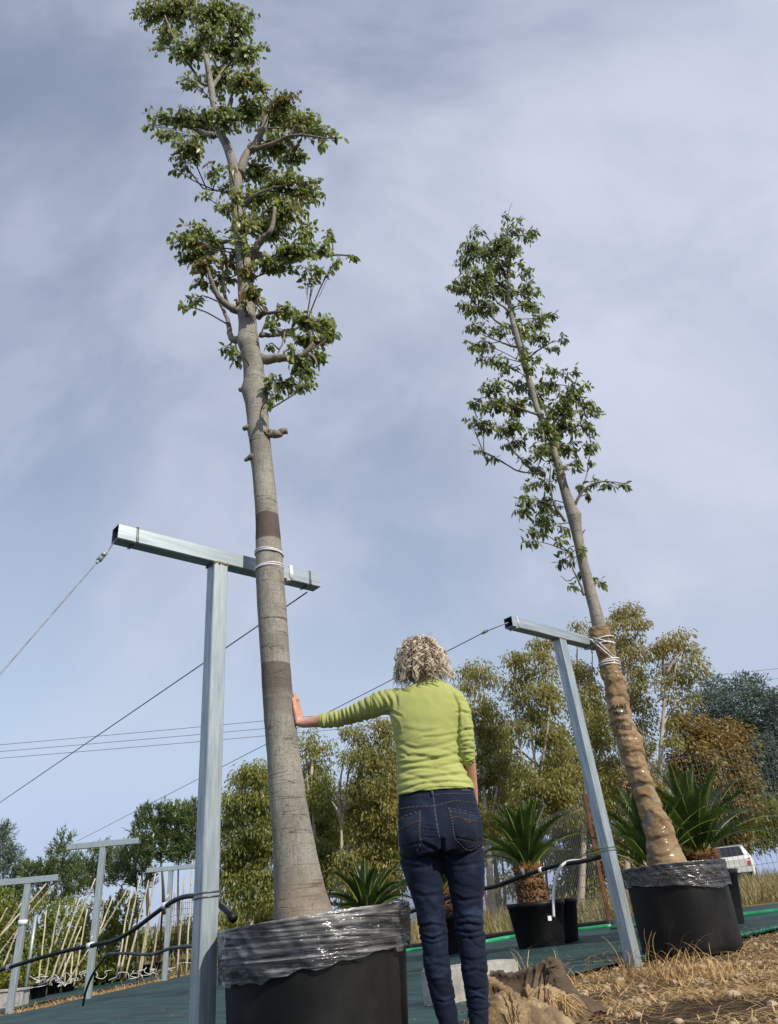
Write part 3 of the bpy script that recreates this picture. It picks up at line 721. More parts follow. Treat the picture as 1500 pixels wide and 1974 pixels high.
cl1 = [(330, -50, 80, 50), (420, -70, 80, 55), (290, 22, 42, 34, 1, Yw), (345, 25, 55, 45, 1, Yw), (410, 30, 55, 45, 1, G), (462, 40, 38, 42, 1, G), (320, 70, 32, 30, .9, G), (295, 95, 16, 18, .6, Dk),
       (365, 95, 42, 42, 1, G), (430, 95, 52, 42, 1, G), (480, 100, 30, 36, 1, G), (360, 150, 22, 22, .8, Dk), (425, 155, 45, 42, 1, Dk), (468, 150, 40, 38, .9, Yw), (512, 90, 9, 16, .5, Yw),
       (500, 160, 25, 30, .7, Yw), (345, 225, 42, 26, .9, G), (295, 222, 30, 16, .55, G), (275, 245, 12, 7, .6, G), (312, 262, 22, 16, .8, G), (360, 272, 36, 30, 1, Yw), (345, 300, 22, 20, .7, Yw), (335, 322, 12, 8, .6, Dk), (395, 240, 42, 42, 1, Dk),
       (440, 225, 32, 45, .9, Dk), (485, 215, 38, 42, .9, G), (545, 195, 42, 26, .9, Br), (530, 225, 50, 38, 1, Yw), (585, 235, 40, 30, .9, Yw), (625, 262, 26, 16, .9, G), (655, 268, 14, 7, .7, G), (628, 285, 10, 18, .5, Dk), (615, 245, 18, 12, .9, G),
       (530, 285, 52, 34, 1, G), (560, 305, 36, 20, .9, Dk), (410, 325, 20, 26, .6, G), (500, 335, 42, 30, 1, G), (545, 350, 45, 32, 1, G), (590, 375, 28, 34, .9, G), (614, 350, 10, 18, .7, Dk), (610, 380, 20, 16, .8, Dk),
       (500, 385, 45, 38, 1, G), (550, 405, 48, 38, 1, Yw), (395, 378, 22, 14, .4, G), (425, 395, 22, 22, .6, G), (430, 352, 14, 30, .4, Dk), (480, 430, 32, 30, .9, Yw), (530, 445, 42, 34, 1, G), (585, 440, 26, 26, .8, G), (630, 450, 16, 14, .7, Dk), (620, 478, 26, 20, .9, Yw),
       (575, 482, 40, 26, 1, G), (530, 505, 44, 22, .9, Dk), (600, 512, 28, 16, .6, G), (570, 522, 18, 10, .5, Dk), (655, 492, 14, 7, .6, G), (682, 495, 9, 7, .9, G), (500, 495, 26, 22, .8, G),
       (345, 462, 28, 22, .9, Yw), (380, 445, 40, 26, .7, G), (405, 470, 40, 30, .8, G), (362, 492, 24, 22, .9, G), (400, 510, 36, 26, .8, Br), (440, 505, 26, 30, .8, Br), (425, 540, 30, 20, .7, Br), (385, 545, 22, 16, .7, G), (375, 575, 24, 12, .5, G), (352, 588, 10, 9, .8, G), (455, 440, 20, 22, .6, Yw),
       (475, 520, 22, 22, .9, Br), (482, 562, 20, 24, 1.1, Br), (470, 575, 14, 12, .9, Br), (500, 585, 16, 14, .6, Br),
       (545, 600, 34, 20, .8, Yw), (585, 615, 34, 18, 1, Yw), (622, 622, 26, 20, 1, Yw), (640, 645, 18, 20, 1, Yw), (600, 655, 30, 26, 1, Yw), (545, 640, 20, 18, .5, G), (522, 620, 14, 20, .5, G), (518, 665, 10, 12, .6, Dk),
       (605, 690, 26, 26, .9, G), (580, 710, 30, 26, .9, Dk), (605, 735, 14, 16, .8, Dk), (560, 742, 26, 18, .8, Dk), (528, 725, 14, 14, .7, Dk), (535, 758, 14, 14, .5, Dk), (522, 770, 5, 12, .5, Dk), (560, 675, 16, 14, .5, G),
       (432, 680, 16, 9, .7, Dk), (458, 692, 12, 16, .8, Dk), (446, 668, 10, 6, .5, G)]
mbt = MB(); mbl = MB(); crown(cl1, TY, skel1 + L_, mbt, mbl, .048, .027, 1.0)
TYf = TY - .22
crown(FR, TYf, skel1 + L_, mbt, mbl, .048, .027, 1.0, yspread=.04)
part(mbt, 'twigs', M['twig'], tree1); part(mbl, 'crown', LM, tree1)
print('tree1 leaves', len(mbl.f) // 4)
# ties round trunk and beam
def trunk_ring(mb, y, x, w_px, Y, r=.005, tilt=0, ry=None):
    c = at(x, y, Y); R_ = w_px / 2 * depth(c) / FPX * 1.035; P = []
    for k in range(29):
        a = 2 * math.pi * k / 28; P.append(c + V((math.cos(a) * R_, math.sin(a) * R_, math.cos(a) * R_ * tilt)))
    mb.tube(P, (r * .35, r) if False else r, 6, cap=False)
tie = thing('trunk_tie', 'white plastic tapes binding the bare grey trunk to the steel beam', 'tree tie', at(520, 1085, TY), 'white tapes tying trunks to the beams')
mb = MB(); 
for y, tl in ((1067, -.15), (1070, -.1), (1096, .12), (1099, .05)): trunk_ring(mb, y, 519, 52, TY, .0042, tl)
part(mb, 'trunk_loop', M['white_tie'], tie)
mb = MB(); c = onz(556, 1107, ZB); c = uA + lineD * (c - uA).dot(lineD)
for s_ in (-.008, 0, .008): band(mb, c + d1 * s_, d1, n1_, .084, .015, r=.005)
part(mb, 'beam_loop', M['white_tie'], tie)

# ---- pots
def film_mat(name, tilt=.25, mx_=.55):
    """clear stretch film: mostly see-through and glossy, with milky stretched streaks"""
    m, t, p, o = newmat(name)
    v = coords(t, (1.0, 1.0, 26), (0, tilt, 0)); f = noisen(t, v, 1.5, 6, .62, .7)
    v1 = coords(t, (3, 3, 60), (0, tilt * 1.3, 0)); f1 = noisen(t, v1, 1.6, 3, .5, .4)
    v2 = coords(t, (1, 1, 2)); f2 = noisen(t, v2, 3.2, 5, .6)
    a = N(t, 'ShaderNodeMath', operation='MULTIPLY'); t.links.new(maprange(t, f, .50, .70), a.inputs[0]); t.links.new(maprange(t, f2, .36, .60, .05, 1), a.inputs[1])
    a2 = N(t, 'ShaderNodeMath', operation='MULTIPLY_ADD'); t.links.new(maprange(t, f1, .56, .72), a2.inputs[0]); a2.inputs[1].default_value = .35; t.links.new(a.outputs[0], a2.inputs[2]); a2.use_clamp = True
    p.inputs['Base Color'].default_value = (.66, .65, .63, 1); p.inputs['Roughness'].default_value = .25; p.inputs['Specular IOR Level'].default_value = .8
    tr = N(t, 'ShaderNodeBsdfTransparent'); gl = N(t, 'ShaderNodeBsdfGlossy'); gl.inputs['Roughness'].default_value = .11
    b1_ = N(t, 'ShaderNodeMixShader'); fr = N(t, 'ShaderNodeFresnel'); fr.inputs[0].default_value = 1.5
    bmp = N(t, 'ShaderNodeBump'); bmp.inputs['Strength'].default_value = 1.0; bmp.inputs['Distance'].default_value = .008; t.links.new(f, bmp.inputs['Height'])
    for n_ in (fr, gl, p): t.links.new(bmp.outputs[0], n_.inputs['Normal'])
    t.links.new(maprange(t, fr.outputs[0], 0, 1, .05, 1), b1_.inputs[0]); t.links.new(tr.outputs[0], b1_.inputs[1]); t.links.new(gl.outputs[0], b1_.inputs[2])
    b2_ = N(t, 'ShaderNodeMixShader'); t.links.new(maprange(t, a2.outputs[0], 0, 1, .02, mx_), b2_.inputs[0]); t.links.new(b1_.outputs[0], b2_.inputs[1]); t.links.new(p.outputs[0], b2_.inputs[2])
    t.links.new(b2_.outputs[0], o.inputs[0]); return m
M['film'] = film_mat('stretch_film', .30); M['film2'] = film_mat('stretch_film_flat', .12, .22)
def big_pot(name, c, zr, R_, zg, label, tiltx, film_low, film_mat_, Rb=.93, dirt=None):
    """tilted pot: rim plane leans; film_low(a) gives how far the stretch film reaches down"""
    t_ = thing(name, label, 'plant pot', (c.x, c.y, zg), 'big black pots holding the tall trees')
    H_ = zr - zg
    def fn(r, z, a):
        k = z / H_; rr = r * (1 + .010 * math.sin(3 * a + 1) + .006 * math.sin(7 * a) + .004 * noise.noise(V((math.cos(a) * 3, math.sin(a) * 3, z * 5))))
        return rr, z + tiltx * math.cos(a) * r * max(k, 0)
    prof = [(R_ * Rb * .5, .004), (R_ * Rb * .97, .004), (R_ * Rb, .02)] + [(R_ * (Rb + (1 - Rb) * k / 12), H_ * (.02 + .95 * k / 12)) for k in range(1, 13)] + [(R_ * 1.012, H_ * .975), (R_ * 1.018, H_), (R_ * 1.0, H_ * 1.006), (R_ * .965, H_), (R_ * .95, H_ * .85)]
    mb = MB(); mb.lathe((c.x, c.y, zg), prof, 72, fn=fn); part(mb, 'shell', M['blackplastic'], t_)
    mb = MB(); mb.lathe((c.x, c.y, zg), [(R_ * .955, H_ * .93), (R_ * .6, H_ * .95), (R_ * .3, H_ * .975), (.02, H_ * .98)], 40, fn=fn); part(mb, 'soil', M['soil'], t_)
    mb = MB(); n_ = 180; rows_ = 30; vs = []
    for j in range(rows_ + 1):
        for k in range(n_):
            a = 2 * math.pi * k / n_; low = film_low(a); u = j / rows_
            z = H_ * 1.008 - low * u; r = R_ * (Rb + (1 - Rb) * max(0, min(1, z / H_))) * 1.03 + .006
            x_ = math.cos(a) * 4; y_ = math.sin(a) * 4
            wv = noise.noise(V((x_ * .8, y_ * .8, z * 16 + 1.8 * x_))) ; w2 = noise.noise(V((x_ * 1.6, y_ * 1.6, z * 42 - 4 * x_)))
            r += .008 * max(0, 1 - abs(wv) * 3) + .003 * max(0, 1 - abs(w2) * 3)
            r *= 1 + .010 * math.sin(3 * a + 1)
            zz = z + tiltx * math.cos(a) * r * max(z / H_, 0) + .004 * w2
            vs.append(V((c.x + math.cos(a) * r, c.y + math.sin(a) * r, zg + zz)))
    # fold in over the rim
    for k in range(n_):
        a = 2 * math.pi * k / n_; r = R_ * .93 + .02 * noise.noise(V((math.cos(a) * 6, math.sin(a) * 6, 4)))
        vs.append(V((c.x + math.cos(a) * r, c.y + math.sin(a) * r, zg + H_ * 1.005 + tiltx * math.cos(a) * r + .012 * abs(noise.noise(V((math.cos(a) * 9, math.sin(a) * 9, 0)))))))
    fs = [(j * n_ + (k + 1) % n_, j * n_ + k, (j + 1) * n_ + k, (j + 1) * n_ + (k + 1) % n_) for j in range(rows_) for k in range(n_)]
    b_ = (rows_ + 1) * n_; fs += [(k, (k + 1) % n_, b_ + (k + 1) % n_, b_ + k) for k in range(n_)]
    mb.add(vs, fs); part(mb, 'stretch_film', film_mat_, t_); return t_
rl = at(428, 1802, TY); rr_ = at(783, 1742, TY); pc1 = (rl + rr_) / 2; R1 = (rr_.x - rl.x) / 2 / 1.03
pot1 = big_pot('plant_pot', V((pc1.x, TY, 0)), pc1.z + .005, R1, gz(pc1.x, TY) + .035, 'big black pot wrapped in clear film under the bare grey trunk', (rr_.z - rl.z) / (2 * R1) * .9,
               lambda a: .17 + .035 * math.cos(a - 3.5) + .05 * (math.sin(a * 2.0 + 1.2) > .2) * abs(noise.noise(V((a * 2, 0, 0)))) + .02 * noise.noise(V((a * 5, 0, 0))), M['film'])
# fallen shreds of film in the pot mouth are part of the film sheet; bark lump at the base
# ---- tree 2
T2 = 6.55
rows2 = [(1290, 1690, 72), (1284, 1660, 66), (1275, 1625, 50), (1257, 1568, 42), (1238, 1512, 37), (1218, 1456, 36), (1204, 1410, 35), (1192, 1360, 33), (1182, 1310, 31), (1171, 1270, 28), (1160, 1230, 27), (1152, 1195, 25), (1146, 1170, 23),
         (1139, 1145, 22.5), (1132, 1115, 21), (1124, 1085, 19.5), (1115, 1041, 19), (1107, 1000, 24), (1098, 973, 21), (1086, 935, 17), (1079, 905, 16), (1068, 870, 13), (1060, 840, 12), (1046, 810, 11.5), (1036, 790, 11), (1022, 740, 12), (1008, 690, 12), (994, 640, 11), (984, 600, 8.5), (981, 560, 6.5), (981, 530, 4.5), (979, 480, 3), (978, 430, 2)]
Q0 = at(1284, 1662, T2)
tree2 = thing('tree', 'slimmer leaning tree with its lower trunk wrapped in sacking', 'tree', Q0, 'tall trees standing in big black pots')
mb = MB(); skel2, rad2 = trunk_mesh(mb, rows2, T2, 24, [(at(1110, 995, T2 - .05), .06, .3), (at(1118, 990, T2), .04, .3)], 5, seed=5)
part(mb, 'trunk', bark('ringed_grey_bark', (), ((.15, .135, .11), (.25, .23, .19), (.36, .34, .29))), tree2)
mb_br = MB(); L_ = []
def lb2(px, r0, r1, dy=0):
    global L_
    q = limb(None, px, T2, r0, r1, dy, 7, parent=tree2); L_ += q
lb2([(1100, 982), (1112, 965), (1125, 945), (1145, 932), (1165, 928), (1200, 932)], .018, .005, -.2)
lb2([(1106, 982), (1114, 962), (1122, 940), (1131, 915), (1134, 890)], .014, .004, .2)
lb2([(1050, 912), (1038, 904), (1022, 902), (1005, 885), (990, 868), (978, 845)], .020, .006, -.2)
lb2([(1052, 914), (1030, 912), (1000, 908), (975, 895), (945, 878), (915, 868)], .012, .004, .2)
lb2([(1126, 1148), (1118, 1125), (1108, 1105), (1100, 1080), (1096, 1060)], .012, .005, -.1)
lb2([(1110, 1112), (1095, 1120), (1080, 1110)], .006, .003)
lb2([(1090, 1005), (1075, 985), (1065, 960), (1060, 930), (1062, 900)], .016, .005, -.25)
lb2([(982, 602), (972, 592), (957, 580), (950, 560)], .016, .006, -.2)
lb2([(980, 632), (965, 625), (950, 612), (948, 595), (950, 580)], .016, .006, -.15)
lb2([(1002, 670), (980, 665), (955, 655), (930, 645)], .016, .005, .1)
lb2([(1040, 800), (1010, 790), (975, 775), (940, 765)], .016, .005, -.1)
lb2([(1055, 830), (1080, 800), (1100, 770), (1108, 740)], .016, .005, .1)
lb2([(1062, 850), (1090, 830), (1120, 820)], .014, .005, -.1)
lb2([(1012, 700), (1030, 680), (1055, 665), (1070, 655)], .014, .004, -.1)
lb2([(980, 540), (975, 500), (950, 470), (935, 450)], .010, .004)
lb2([(979, 480), (990, 450), (1005, 440), (1020, 450)], .009, .003)
lb2([(978, 430), (982, 405), (988, 388)], .006, .002)
lb2([(980, 560), (1000, 560), (1015, 545)], .009, .004)
K = (5, 4, 1.4, .05)
cl2 = [(975, 480, 14, 40, .5), (982, 560, 16, 50, .5), (1000, 640, 18, 50, .5), (1015, 700, 20, 40, .5), (1035, 760, 22, 40, .6), (1055, 830, 22, 40, .6), (1070, 900, 20, 36, .5), (1045, 870, 26, 26, .5), (968, 418, 16, 14, .5), (1000, 425, 14, 16, .5), (985, 445, 26, 18, .8), (1015, 458, 20, 18, .7), (1032, 445, 6, 6, .6), (960, 470, 30, 22, 1), (915, 448, 20, 14, .8), (905, 475, 24, 20, .9), (935, 490, 34, 26, 1), (990, 480, 26, 22, .9), (890, 505, 20, 20, .9), (925, 525, 38, 26, 1), (965, 520, 30, 28, 1),
       (880, 535, 14, 14, .8), (866, 555, 10, 10, .6), (910, 560, 36, 24, 1), (955, 560, 30, 28, 1), (1010, 520, 18, 22, .9), (1018, 555, 22, 24, 1), (930, 595, 38, 22, 1), (895, 590, 18, 18, .8), (985, 595, 12, 20, .5), (1020, 590, 22, 22, 1), (1035, 565, 12, 12, .7),
       (915, 630, 26, 16, .8), (960, 635, 26, 18, .9), (1010, 630, 26, 20, .9), (1045, 615, 24, 18, .9), (1068, 612, 12, 12, .7), (1040, 650, 28, 18, .9), (905, 660, 16, 12, .8), (930, 665, 26, 16, 1), (1085, 650, 10, 20, .8), (1068, 672, 14, 14, .8), (1010, 680, 18, 14, .7), (950, 695, 24, 14, .8), (920, 690, 14, 10, .6), (1040, 690, 20, 12, .6), (975, 712, 26, 14, .8),
       (1085, 715, 14, 16, .5), (1110, 712, 5, 14, .4), (1130, 740, 10, 12, .7), (1060, 712, 22, 14, .7), (925, 748, 16, 12, .6), (955, 745, 30, 18, 1), (1000, 745, 26, 20, .9), (1045, 745, 26, 20, .8), (1095, 755, 34, 26, .9), (915, 780, 20, 18, .9), (950, 780, 34, 22, 1), (995, 785, 32, 24, 1), (1080, 790, 36, 26, 1), (1130, 780, 22, 24, .9), (1155, 795, 9, 8, .7),
       (905, 805, 12, 10, .8), (935, 815, 30, 18, .9), (985, 820, 36, 20, 1), (1030, 825, 26, 18, .8), (1090, 825, 36, 24, 1), (1135, 825, 22, 24, .9), (920, 868, 16, 9, .8), (945, 882, 16, 10, .8), (990, 855, 30, 16, .8), (960, 835, 18, 10, .5), (1040, 860, 24, 16, .7), (1090, 865, 34, 20, .9), (1135, 860, 22, 22, .9), (1100, 895, 26, 14, .7), (1140, 890, 12, 12, .6),
       (1010, 885, 26, 12, .6), (1035, 905, 24, 16, .7), (1050, 935, 30, 14, .8), (1015, 935, 20, 12, .7), (1150, 925, 14, 8, .6), (1175, 935, 18, 10, .8), (1205, 938, 12, 9, .9), (1120, 935, 14, 16, .6), (1135, 950, 12, 12, .6), (1010, 960, 18, 14, .8), (1045, 970, 26, 16, .8), (1005, 990, 16, 16, .8), (1040, 1000, 26, 18, .9), (1070, 980, 16, 12, .9), (1015, 1020, 12, 14, .6), (1008, 1045, 6, 8, .7), (1045, 1022, 16, 12, .7), (1075, 1015, 14, 14, .8), (1080, 1040, 16, 12, .8), (1115, 1030, 12, 8, .6),
       (1090, 1062, 16, 12, .7), (1078, 1085, 12, 12, .6), (1122, 1060, 10, 10, .6), (1098, 1082, 10, 10, .6), (1115, 1105, 6, 5, .4), (1140, 1118, 12, 10, .8), (1160, 1122, 7, 7, .8), (1100, 1130, 14, 6, .6), (1135, 1135, 8, 6, .6)]
mbt = MB(); mbl = MB(); crown(cl2, T2, skel2 + L_, mbt, mbl, .070, .029, 1.0, mats=(0, 1, 2, 3), yspread=.22)
part(mbt, 'twigs', M['twig'], tree2); part(mbl, 'crown', LM, tree2)
print('tree2 leaves', len(mbl.f) // 4)
# sacking wrap
def sack_mat(name, gloss):
    m, t, p, o = newmat(name); v = coords(t); big = noisen(t, v, 7, 5, .65, .8); f = noisen(t, v, 5, 7, .6); f2 = noisen(t, coords(t, (1, 1, 3)), 9, 5, .6, .4)
    c = ramp(t, f, [(.3, (.18, .11, .05)), (.5, (.36, .245, .125)), (.7, (.50, .36, .20))])
    if not gloss: c = mixc(t, maprange(t, big, .40, .58, .7, 0), c, (.075, .050, .030))
    wa = N(t, 'ShaderNodeTexWave', wave_type='BANDS', bands_direction='X'); wb_ = N(t, 'ShaderNodeTexWave', wave_type='BANDS', bands_direction='Y')
    for q_ in (wa, wb_): t.links.new(v, q_.inputs['Vector']); q_.inputs['Scale'].default_value = 75; q_.inputs['Distortion'].default_value = 1.5
    wm = N(t, 'ShaderNodeMath', operation='MULTIPLY'); t.links.new(wa.outputs['Fac'], wm.inputs[0]); t.links.new(wb_.outputs['Fac'], wm.inputs[1])
    c = mixc(t, maprange(t, wm.outputs[0], .0, .25, .55, 0), c, (.09, .055, .03))
    t.links.new(c, p.inputs['Base Color']); p.inputs['Roughness'].default_value = .9
    wv = noisen(t, v, 320, 2, .5); a = N(t, 'ShaderNodeMath', operation='MULTIPLY_ADD'); t.links.new(f2, a.inputs[0]); a.inputs[1].default_value = 1.2; t.links.new(wv, a.inputs[2])
    bumpn(t, p, a.outputs[0], .6, .012)
    if gloss:
        p.inputs['Coat Roughness'].default_value = .12; t.links.new(maprange(t, f2, .49, .60, 0.0, .6), p.inputs['Coat Weight'])
    return m
M['sack_film'] = sack_mat('sacking_under_film', True); M['sack'] = sack_mat('jute_sacking', False)
Pw = []
for (x, y, w_) in [(1288, 1682, 74), (1284, 1660, 68), (1276, 1624, 56), (1267, 1590, 48), (1257, 1568, 44), (1247, 1540, 40), (1238, 1512, 39), (1228, 1482, 40), (1218, 1456, 42), (1213, 1429, 45), (1203, 1400, 40), (1195, 1373, 37), (1190, 1345, 38), (1186, 1317, 38), (1177, 1295, 35), (1171, 1272, 32), (1165, 1250, 33), (1160, 1230, 34), (1155, 1212, 35)]:
    p = at(x, y, T2); Pw.append((p.x, p.y, p.z, w_ / 2 * depth(p) / FPX))
Qw = cr(Pw, 12); mb = MB(); seg = 48; vs = []
for i, q in enumerate(Qw):
    z = q[2]
    for k in range(seg):
        a = 2 * math.pi * k / seg; ca, sa = math.cos(a), math.sin(a)
        sp = (z * 8.0 + a / 6.283 * 1.0 + .7 * noise.noise(V((ca * .7, sa * .7, z * 2.6))) + .35 * noise.noise(V((5, 5, z * 2))) + .25 * noise.noise(V((ca, sa, z * 3)))) % 1
        fold = ((1 - sp) ** .8 * min(1, sp * 9)) * (.015 + .012 * noise.noise(V((ca, sa, z * 3.2 + 4)))) - .001
        cre = .016 * noise.noise(V((ca * 1.2 + z, sa * 1.2, z * 7))) + .010 * (.5 - abs(noise.noise(V((ca * 1.5 + z * 3, sa * 1.5, z * 22))))) + .005 * noise.noise(V((ca * 6, sa * 6, z * 40))) - .007 * max(0, 1 - 4 * abs(noise.noise(V((ca * 1.3 + z * 2, sa * 1.3, z * 15 + 7)))))
        r = q[3] + fold + cre
        if i > len(Qw) - 6: r += .010 * (i - len(Qw) + 6) / 5 * (1 + noise.noise(V((ca * 2, sa * 2, 0))))
        vs.append(V((q[0] + ca * r, q[1] + sa * r, z + (.02 * noise.noise(V((ca * 2, sa * 2, 9))) if i > len(Qw) - 4 else 0))))
mb.add(vs, [(i * seg + k, i * seg + (k + 1) % seg, (i + 1) * seg + (k + 1) % seg, (i + 1) * seg + k) for i in range(len(Qw) - 1) for k in range(seg)])
top_o = (len(Qw) - 1) * seg; c = V(Qw[-1][:3]); r_ = rad2[0] * .25
mb.add([vs[top_o + k] for k in range(seg)] + [c + (V(vs[top_o + k]) - c) * .55 + V((0, 0, -.02)) for k in range(seg)], [(k, (k + 1) % seg, seg + (k + 1) % seg, seg + k) for k in range(seg)])
wrap = part(mb, 'sacking_wrap', M['sack_film'], tree2)
# printing on the sacking
M['ink'] = simple('black_ink', [(.012, .010, .009), (.03, .026, .022)], 30, rough=.6)
dg = bpy.context.evaluated_depsgraph_get()
def bvh_of(o):
    dg.update() if hasattr(dg, 'update') else None
    me = o.data; off = tot(o)
    return BVHTree.FromPolygons([v.co + off for v in me.vertices], [tuple(p.vertices) for p in me.polygons])
wb = bvh_of(wrap)
def print_on(txt, px, py, wpx, hpx, ang, parent, bv, name='lettering'):
    cu = bpy.data.curves.new('t', 'FONT'); cu.body = txt; cu.size = 1; cu.align_x = 'CENTER'; cu.align_y = 'CENTER'; cu.resolution_u = 2; cu.offset = .015
    o = bpy.data.objects.new('t', cu); col.objects.link(o); d_ = bpy.context.evaluated_depsgraph_get(); d_.update()
    me = bpy.data.meshes.new_from_object(o.evaluated_get(d_)); bpy.data.objects.remove(o)
    bm = bmesh.new(); bm.from_mesh(me); bmesh.ops.triangulate(bm, faces=bm.faces)
    for _ in range(2): bmesh.ops.subdivide_edges(bm, edges=[e for e in bm.edges if e.calc_length() > .12], cuts=1, use_grid_fill=False)
    bmesh.ops.triangulate(bm, faces=bm.faces)
    xs2 = [v.co.x for v in bm.verts]; ys2 = [v.co.y for v in bm.verts]; W_ = max(xs2) - min(xs2); H_ = max(ys2) - min(ys2); ca, sa = math.cos(ang), math.sin(ang)
    okv = True
    for v in bm.verts:
        a = (v.co.x - (max(xs2) + min(xs2)) / 2) / W_ * wpx; b = (v.co.y - (max(ys2) + min(ys2)) / 2) / H_ * hpx
        r = ray(px + a * ca + b * sa, py + a * sa - b * ca); h = bv.ray_cast(CAM, r.normalized())
        if h[0] is None: okv = False; v.co = CAM + r * 6.4
        else: v.co = h[0] + h[1] * .0035 - r.normalized() * .002
    bm.to_mesh(me); bm.free(); 
    return mesh_part(me, name, M['ink'], parent, False)
print_on('CAFES', 1194, 1362, 27, 10, -.12, wrap, wb)
print_on('BRASIL', 1197, 1374, 28, 8, -.15, wrap, wb)
print_on('60 KILOS', 1203, 1402, 30, 9, .05, wrap, wb)
tie2 = thing('trunk_tie', 'white plastic tapes criss-crossed round the sack wrapped trunk and beam end', 'tree tie', at(1165, 1250, T2), 'white tapes tying trunks to the beams')
mb = MB()
for y, x, tl in ((1275, 1174, .1), (1279, 1174, .0), (1284, 1175, -.05), (1233, 1163, .1), (1243, 1166, -.1)):
    c = at(x, y, T2); R_ = 18.5 * depth(c) / FPX * 1.06
    mb.tube([c + V((math.cos(a) * R_, math.sin(a) * R_, math.cos(a) * R_ * tl)) for a in [6.283 * k / 24 for k in range(25)]], .006, 6, cap=False)
for (x0, y0, x1, y1) in ((1138, 1232, 1186, 1273), (1140, 1228, 1184, 1240), (1150, 1234, 1187, 1268), (1135, 1231, 1160, 1240)):
    P = []
    for k in range(13):
        u = k / 12; r = ray(x0 + (x1 - x0) * u, y0 + (y1 - y0) * u).normalized(); h = wb.ray_cast(CAM, r)
        P.append(h[0] - r * .012 if h[0] is not None else at(x0 + (x1 - x0) * u, y0 + (y1 - y0) * u, T2 - .12))
    mb.tube(P, .005, 5)
part(mb, 'trunk_loop', M['white_tie'], tie2)
mb = MB(); c = onz(1139, 1239, ZB2); c = vA + d2 * (c - vA).dot(d2)
for s_ in (-.03, -.02, .0, .01): band(mb, c + d2 * s_, d2, n2_, .09, .02, r=.005)
part(mb, 'beam_loop', M['white_tie'], tie2)
pl = at(1203, 1681, T2); pr_ = at(1390, 1661, T2); pc2 = (pl + pr_) / 2; R2 = (pr_.x - pl.x) / 2 / 1.03
pot2 = big_pot('plant_pot', V((pc2.x, T2, 0)), pc2.z + .01, R2, gz(pc2.x, T2) + .01, 'big black pot with dusty film round its rim under the sack wrapped trunk', (pr_.z - pl.z) / (2 * R2) * .5 + .0,
               lambda a: .13 + .03 * noise.noise(V((math.cos(a) * 2, math.sin(a) * 2, 3))) + .05 * max(0, math.cos(a - 5.6)), M['film2'], Rb=.97)

# ================================================================== EUCALYPTS AND OTHER FAR TREES
def far_tree(name, label, cat, base, Y, trunk, clumps, mat, group, leafL=.16, leafW=.052, droop=1.0, dens=1.0, trunk_r=.16, bark_='gumbark', zs=None, limbs=(), yd=.6):
    """base/trunk/clumps in photo pixels at distance Y"""
    bp = at(base[0], base[1], Y); bp.z = min(bp.z, gz(bp.x, Y)) if zs is None else zs; gzb = gz(bp.x, Y)
    t_ = thing(name, label, cat, (bp.x, Y, gzb), group)
    pts = [(bp.x, Y, gzb - .1)] + [tuple(at(x, y, Y)) for x, y in trunk]; q = [V(a) for a in cr(pts, 5)]
    mb = MB(); n = len(q); mb.tube(q, [trunk_r * (1 - .85 * i / (n - 1)) for i in range(n)], 9)
    skel = list(q)
    for lm in limbs:
        a = [tuple(at(x, y, Y + rnd(-.3, .3))) for x, y in lm]; w_ = [V(b) for b in cr(a, 4)]; mb.tube(w_, [trunk_r * (.42 - .30 * i / (len(w_) - 1)) for i in range(len(w_))], 6); skel += w_
    lf = MB(); mb2 = mb
    for cl in clumps:
        cx, cy, rx, ry = cl[:4]; k = cl[4] if len(cl) > 4 else 1
        c = at(cx, cy, Y + rnd(-yd, yd)); s_ = depth(c) / FPX * 1.12; R3 = V((rx * s_, max(rx, ry) * s_ * .8, ry * s_))
        st = min(skel, key=lambda p: (p - c - V((0, 0, -.5))).length)
        mid = st.lerp(c, .5) + V((0, 0, .12 * (c - st).length)) + rv() * .15
        ql = [V(a) for a in cr([tuple(st), tuple(mid), tuple(c)], 4)]
        mb2.tube(ql, [trunk_r * (.22 - .15 * i / (len(ql) - 1)) for i in range(len(ql))], 5)
        nsub = max(6, int(rx * ry / 95 * 2.5))
        for _ in range(nsub):
            d = rv(); sc = c + V((d.x * R3.x, d.y * R3.y, d.z * R3.z)) * .92
            a_ = ql[-2].lerp(ql[-1], random.random()); m_ = a_.lerp(sc, .5) + rv() * .06 + V((0, 0, .06))
            mb2.tube([a_, m_, sc], [.018, .012, .006], 3, cap=False)
            rs = rnd(.26, .52) * (Y / 28) ; nl = int(66 * k * dens)
            for _ in range(nl):
                e = rv(); p = sc + V((e.x * rs, e.y * rs, e.z * rs * .72 - .05))
                dr = V((e.x * .55 + rnd(-.3, .3), e.y * .55 + rnd(-.3, .3), e.z * .4 - droop * rnd(.2, 1.1))).normalized()
                sd_ = dr.cross(rv()); 
                if sd_.length < 1e-3: continue
                lf.leaf2(p, dr, sd_.normalized(), leafL * rnd(.6, 1.25), leafW * rnd(.7, 1.3))
    part(mb2, 'trunk', M[bark_], t_); part(lf, 'crown', M[mat], t_, smooth=False)
    return t_
GT = 'tall gum trees behind the wire fence'
